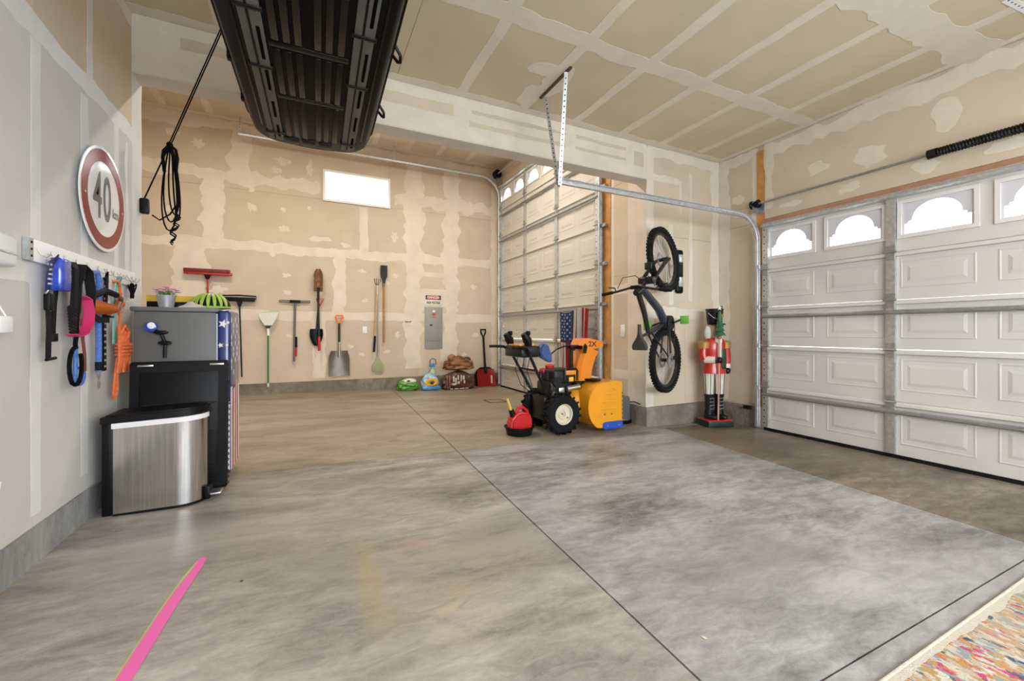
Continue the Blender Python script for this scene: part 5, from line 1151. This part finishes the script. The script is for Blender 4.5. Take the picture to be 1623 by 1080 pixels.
hb, ht = Vector((.81, 0, .55)), Vector((.77, 0, .66)); bbk = Vector((.43, 0, -.03)); st0 = Vector((.335, 0, .42))
def tb(a, b, r, name, m='bike_black', n=10, r1=None): return MB().cyl(tuple(a), tuple(b), r, r1, n).build(name, m, t)
MB().tube([tuple(bbk+Vector((.02, 0, .05))), (.60, 0, .17), (.73, 0, .40), tuple(hb)], [.048, .046, .042, .034], 12).build('down_tube', 'bike_blue', t)
MB().tube([tuple(st0), (.55, 0, .50), tuple(ht-Vector((0, 0, .03)))], [.024, .028, .03], 10).build('top_tube', 'bike_black', t)
tb(bbk, st0, .024, 'seat_tube'); tb(hb-Vector((-.015, 0, .03)), ht+Vector((-.01, 0, .02)), .032, 'head_tube')
MB().box(.36, .52, -.05, .05, -.10, .06, r=.03).build('motor_housing', 'bike_black', t)
for sy in (-.065, .065):
    tb((0, sy, 0), tuple(bbk+Vector((-.04, sy*.5, 0))), .012, 'chain_stay'); tb((0, sy, 0), tuple(st0+Vector((0, sy*.35, -.03))), .010, 'seat_stay')
tb(st0, (.30, 0, .60), .0155, 'seat_post')
mb = MB()
def sad(u, v):
    a = 2*PI*u; L = .27; x = .30+(v-.5)*L; w = .072*(1-.9*max(0, v-.05)**.7) if v > .05 else .072
    w = max(.018, .074*math.exp(-((v-.12)/.33)**2)+.018); return (x, w*math.cos(a), .615+.022*math.sin(a)*(1 if math.sin(a) > 0 else .6)+.012*(v-.5)**2)
R = mb.grid(sad, 16, 14, True); mb.bm.faces.new(R[0]); mb.bm.faces.new(R[-1]); mb.build('saddle', 'saddle', t, 60)
# fork and bars (turned slightly)
for sy in (-.07, .07):
    fl_ = MB().tube([(WB, sy, 0), (WB-.05, sy, .12), (.90, sy, .42)], [.016, .024, .019], 10).build('fork_leg', 'bike_black', t)
MB().box(.86, .94, -.09, .09, .38, .47, r=.02).build('fork_crown', 'bike_black', t); MB().box(1.02, 1.10, -.04, .04, .375, .40, r=.008).build('fork_arch', 'bike_black', t); tb((.90, 0, .43), tuple(hb), .02, 'steerer')
MB().tube([tuple(ht), (.80, 0, .67), (.82, 0, .672)], .022, 9).build('stem', 'bike_black', t)
MB().tube([(.76, -.38, .70), (.79, -.2, .69), (.82, -.06, .67), (.82, .06, .67), (.79, .2, .69), (.76, .38, .70)], .0125, 9).build('handlebar', 'bike_black', t)
for sy in (-1, 1):
    MB().cyl((.765, sy*.385, .70), (.782, sy*.26, .694), .0175, n=12).build('hand_grip', 'rubber', t)
    MB().tube([(.80, sy*.23, .69), (.83, sy*.25, .665), (.84, sy*.33, .655)], .007, 6).build('brake_lever', 'black_metal', t)
    MB().tube([(.82, sy*.21, .68), (.93, sy*.14, .69), (.95, sy*.05, .58), (.90, sy*.03, .50)], .004, 5).build('brake_hose', 'rope_black', t)
MB().box(.80, .84, -.05, .05, .68, .705, r=.006).build('display', 'black_plastic', t)
# drive
MB().lathe([(.03, -.003), (.085, -.003), (.085, .003), (.03, .003)], 28, Matrix.Translation((bbk.x, -.06, bbk.z)) @ Matrix.Rotation(PI/2, 4, 'X')).build('chainring', 'black_metal', t)
for sy, a in ((-1, -1.4), (1, 1.745)):
    c = Vector((.17*math.cos(a), 0, .17*math.sin(a))); y = sy*.085
    tb((bbk.x, y, bbk.z), (bbk.x+c.x, y+sy*.01, bbk.z+c.z), .013, 'crank_arm')
    q = Vector((bbk.x+c.x, y+sy*.06, bbk.z+c.z)); MB().box(q.x-.048, q.x+.048, q.y-.05, q.y+.05, q.z-.011, q.z+.011, r=.006).build('pedal', 'pedal_green', t)
MB().lathe([(.02, -.02), (.09, -.02), (.05, .018), (.02, .018)], 22, Matrix.Translation((0, -.05, 0)) @ Matrix.Rotation(-PI/2, 4, 'X')).build('cassette', 'galv_dark', t)
MB().tube([(bbk.x, -.06, bbk.z+.086), (0, -.05, .06), (-.03, -.05, .0), (.02, -.05, -.10), (.06, -.05, -.14), (bbk.x, -.06, bbk.z-.086)], .005, 5, closed=True).build('chain', 'black_metal', t); MB().box(.0, .05, -.075, -.045, -.15, -.03, r=.01).build('derailleur', 'black_plastic', t)
# wall rack
t = thing('bike_rack', 'black upright bike rack bracket on the pier wall', 'bike rack', (4.17, YH-.0032, 1.65))
MB().box(-.06, .06, -.045, 0, 0, .54, r=.03, seg=4).build('wall_bracket', 'black_plastic', t); MB().box(-.035, .035, -.055, -.04, .38, .48, r=.006).build('rack_label', 'galv', t); MB().box(-.035, .035, -.055, -.04, .08, .20, r=.006).build('hinge_block', 'galv', t)
MB().tube([(-.0, -.05, .36), (-.09, -.09, .35), (-.15, -.10, .30), (-.15, -.10, .22), (-.05, -.06, .16)], .012, 8).build('wheel_arm', 'black_metal', t)

# ================================================================== NUTCRACKER
mat('nut_red', (.48, .02, .015), .3, coat=.3); mat('nut_black', (.008, .008, .009), .3, spec=.4); mat('nut_white', (.72, .66, .56), .5); mat('nut_gold', (.42, .24, .06), .4, .3); mat('nut_skin', (.60, .33, .19), .5); mat('nut_green', (.02, .11, .05), .45, var=.5, scale=40); mat('nut_beard', (.74, .72, .68), .7, bump=.3, bscale=80); mat('nut_dkgreen', (.01, .035, .02), .4)
t = thing('nutcracker', 'tall wooden nutcracker soldier with red coat holding a tree staff', 'figurine', (4.52, 3.575, floor_z(4.52)+.004), math.radians(-16)); t.scale = (.88, .88, .95)
MB().box(-.19, .19, -.15, .15, 0, .075, r=.006).build('base', 'nut_dkgreen', t); MB().box(-.185, .185, -.145, .145, .075, .09, r=.004).build('base_top', 'nut_red', t)
for sx in (-1, 1):
    x = sx*.075
    b = MB().lathe([(0, .09), (.066, .09), (.068, .14), (.055, .22), (.06, .34), (.07, .41), (.058, .412), (0, .412)], 20, Matrix.Translation((x, .01, 0))).build('boot', 'nut_black', t); MB().sphere((x, -.07, .125), .06, (.95, 1.35, .6)).build('boot_toe', 'nut_black', b)
    for k in range(4): MB().cyl((x-.028, -.05, .22+.045*k), (x+.028, -.05, .225+.045*k), .006, n=6).build('boot_lace', 'galv_dark', b)
    l = MB().lathe([(0, .41), (.058, .41), (.066, .55), (.074, .72), (0, .72)], 20, Matrix.Translation((x, .01, 0))).build('trouser_leg', 'nut_white', t)
    for k in range(6):
        a = 2*PI*k/6+.2; MB().tube([(x+.0585*math.cos(a), .01+.0585*math.sin(a), .412), (x+.0665*math.cos(a), .01+.0665*math.sin(a), .55), (x+.0745*math.cos(a), .01+.0745*math.sin(a), .715)], .0045, 5).build('trouser_stripe', 'nut_black', l)
mb = MB(); mb.lathe([(0, .68), (.165, .68), (.160, .74), (.135, .82), (.145, .95), (.155, 1.06), (.12, 1.13), (.05, 1.15), (0, 1.15)], 28, None, 1, .75); mb.build('coat', 'nut_red', t)
MB().lathe([(.138, .815), (.145, .82), (.145, .85), (.138, .855)], 28, None, 1, .76).build('belt', 'nut_black', t); MB().box(-.028, .028, -.118, -.10, .86, 1.08, r=.006).build('coat_front', 'nut_white', t); MB().box(.03, .10, -.118, -.09, .74, 1.0, r=.01).build('green_lapel', 'nut_dkgreen', t)
for sx in (-1, 1):
    x = sx*.165; e = MB().lathe([(0, 0), (.075, 0), (.078, .03), (.05, .05), (0, .055)], 18, Matrix.Translation((x, 0, 1.05))).build('epaulette', 'nut_gold', t)
    MB().lathe([(.060, -.05), (.072, -.045), (.075, 0), (.06, 0)], 18, Matrix.Translation((x, 0, 1.05))).build('epaulette_fringe', 'nut_gold', e)
    if sx < 0: pts, cuff, hand = [(x, 0, 1.05), (x-.02, -.01, .93), (x-.01, -.03, .85)], [(x-.01, -.03, .86), (x+.08, -.13, .86)], (x+.125, -.16, .86)
    else: pts, cuff, hand = [(x, 0, 1.05), (x+.02, -.0, .93), (x+.02, -.01, .80)], [(x+.02, -.01, .81), (x+.018, -.02, .745)], (x+.018, -.025, .71)
    MB().tube(pts, [.058, .056, .05], 12).build('sleeve', 'nut_red', t); MB().tube(cuff, [.046, .044], 12).build('cuff', 'nut_white', t); MB().sphere(hand, .042, (1, 1, 1)).build('glove', 'nut_black', t)
MB().lathe([(0, 1.12), (.07, 1.13), (.085, 1.19), (.085, 1.30), (.08, 1.33), (0, 1.33)], 22).build('head', 'nut_skin', t)
MB().sphere((0, -.088, 1.215), .016, (1, 1.1, 1.2)).build('nose', 'nut_skin', t)
for sx in (-1, 1):
    MB().sphere((sx*.032, -.08, 1.255), .014, (1, .5, .9)).build('eye', 'ink', t); MB().sphere((sx*.095, .01, 1.20), .055, (.8, 1, 1.75)).build('hair', 'nut_beard', t); MB().sphere((sx*.035, -.088, 1.185), .028, (1.3, .6, .6)).build('moustache', 'nut_beard', t)
MB().sphere((0, -.085, 1.10), .062, (.9, .55, 1.35)).build('beard', 'nut_beard', t); MB().box(-.03, .03, -.092, -.08, 1.155, 1.172, r=.003).build('mouth', 'vinyl_white', t)
MB().lathe([(0, 1.31), (.095, 1.31), (.095, 1.33), (.098, 1.335), (.115, 1.50), (.118, 1.515), (.105, 1.515), (0, 1.51)], 24).build('hat', 'nut_black', t); MB().prism([(-.09, 1.305), (.09, 1.305), (.07, 1.325), (-.07, 1.325)], -.125, -.05, 'xz').build('hat_visor', 'nut_black', t, 0)
MB().cyl((.02, -.108, 1.42), (.02, -.122, 1.43), .028, n=16).build('hat_badge', 'nut_gold', t); MB().tube([(-.11, -.02, 1.46), (-.08, -.09, 1.40), (0, -.115, 1.37), (.09, -.08, 1.42)], .005, 6).build('hat_chain', 'steel', t); MB().tube([(.08, -.02, 1.50), (.10, -.02, 1.55)], .014, 8).build('hat_plume', 'nut_black', t)
sx, sy = -.04, -.165
MB().cyl((sx, sy+.03, .09), (sx, sy, 1.19), .010, n=10).build('staff', 'nut_skin', t); MB().sphere((sx, sy, 1.15), .03, (1, 1, .9)).build('staff_ball', 'nut_gold', t)
mb = MB()
for k in range(5): mb.cyl((sx, sy, 1.17+.055*k), (sx, sy, 1.255+.055*k), .082-.014*k, .02, n=14)
mb.build('staff_tree', 'nut_green', t); MB().prism(star(sx, 1.52, .034), sy-.006, sy+.006, 'xz').build('tree_star', 'nut_white', t, 0)

# ================================================================== FLOOR THINGS
tt = NT('rug_pattern'); v = tt.coord('Object', (1, 1, 1)); vs = tt.coord('Object', (70, 34, 1), (0, 0, .3))
xyz = tt.new('ShaderNodeSeparateXYZ'); tt.link(v, xyz.inputs[0]); vo = tt.new('ShaderNodeTexVoronoi'); nz = tt.new('ShaderNodeTexNoise'); tt.link(vs, nz.inputs['Vector']); nz.inputs['Scale'].default_value = .8; nz.inputs['Detail'].default_value = 4; va = tt.new('ShaderNodeVectorMath', operation='MULTIPLY_ADD'); tt.link(nz.outputs['Color'], va.inputs[0]); va.inputs[1].default_value = (3.5, 3.5, 0); tt.link(vs, va.inputs[2]); tt.link(va.outputs[0], vo.inputs['Vector']); vo.inputs['Scale'].default_value = 1.0
sp = tt.new('ShaderNodeSeparateColor'); tt.link(vo.outputs['Color'], sp.inputs[0])
pal = tt.ramp(sp.outputs[0], [(0, (.62, .56, .46)), (.22, (.50, .44, .36)), (.36, (.48, .31, .11)), (.56, (.27, .35, .36)), (.70, (.60, .21, .06)), (.80, (.55, .07, .20)), (.87, (.05, .07, .13)), (.95, (.68, .64, .57))], 'CONSTANT')
big = tt.noise(v, 5, 3); pal2 = tt.mix(tt.ramp(big, [(.45, (0, 0, 0)), (.62, (1, 1, 1))]), pal, tt.mix(.35, pal, (.55, .50, .42)))
cream = tt.ramp(tt.noise(vs, 2.0, 4), [(.3, (.58, .52, .43)), (.7, (.72, .67, .58))])
edge = tt.math('GREATER_THAN', tt.math('ADD', xyz.outputs[1], tt.math('MULTIPLY_ADD', big, .05, -.025)), -.032)
tt.link(tt.mix(edge, pal2, cream), tt.b.inputs['Base Color']); tt.set(Roughness=.95); tt.bump(tt.noise(v, 180, 2), .6, .004)
t = thing('area_rug', 'cream edged area rug with multicoloured woven pattern on the concrete', 'rug', (2.2, .69, floor_z(2.2)+.001), rot=(0, math.radians(1.146), math.radians(.9)))
MB().box(-1.2, 1.6, -1.9, 0, 0, .009, r=.003).build('woven_field', 'rug_pattern', t)
MB().box(-1.2, 1.6, -.012, .001, .0005, .0095, r=.003).build('bound_edge', 'rug_pattern', t)
mat('tape_pink', (.72, .10, .38), .45); mat('tape_green', (.36, .48, .08), .45)
def tape(name, label, P, m, lift):
    t = thing(name, label, 'tape', (P[0][0], P[0][1], floor_z(P[0][0])+lift)); mb = MB(); ox, oy = P[0][:2]; rows = []
    for x, y, w in P: rows.append([mb.bm.verts.new((x+s*w/2-ox, y-oy, floor_z(x+s*w/2)-floor_z(ox)+d)) for s, d in ((-1, .0004), (1, .0004), (1, 0), (-1, 0))])
    for A, B in zip(rows, rows[1:]):
        for j in range(4): mb.bm.faces.new((A[j], A[(j+1) % 4], B[(j+1) % 4], B[j]))
    mb.bm.faces.new(rows[0]); mb.bm.faces.new(rows[-1][::-1]); mb.build('tape_strip', m, t, 0)
tape('floor_tape', 'hot pink tape strip stuck on the concrete floor', [(-.443, 2.408, .028), (-.447, 2.33, .034), (-.457, 2.25, .040), (-.466, 2.18, .044), (-.483, 2.0, .046), (-.505, 1.67, .046), (-.53, 1.3, .046)], 'tape_pink', .0016)
tape('floor_tape', 'lime green tape edge peeking from under the pink strip', [(-.452, 2.405, .012), (-.462, 2.33, .024), (-.474, 2.25, .028), (-.482, 2.18, .026), (-.50, 2.0, .024), (-.525, 1.67, .018)], 'tape_green', .0006)
mat('dry_leaf', (.42, .26, .12), .8); mat('wood_chip', (.62, .50, .36), .8)
def bit(name, label, x, y, s, m, seed):
    t = thing(name, label, 'debris', (x, y, floor_z(x)+.0005), seed); rr = random.Random(seed); mb = MB(); n = 9
    top = [mb.bm.verts.new((s*(.6+.5*rr.random())*math.cos(2*PI*i/n), s*.6*(.6+.5*rr.random())*math.sin(2*PI*i/n), s*.35*rr.random()+.001)) for i in range(n)]; c = mb.bm.verts.new((0, 0, s*.5)); b = mb.bm.verts.new((0, 0, 0))
    for i in range(n): mb.bm.faces.new((top[i], top[(i+1) % n], c)); mb.bm.faces.new((top[(i+1) % n], top[i], b))
    mb.build('fragment', m, t, 0)
bit('dry_leaf', 'small curled orange brown leaf on the bare concrete', 2.119, 1.70, .016, 'dry_leaf', 1); bit('wood_chip', 'pale wood chip on the concrete near the rug', 1.274, 1.05, .012, 'wood_chip', 2); bit('dirt_crumb', 'tiny black crumb on the floor beside the tape', -.256, 2.116, .008, 'ink', 3)
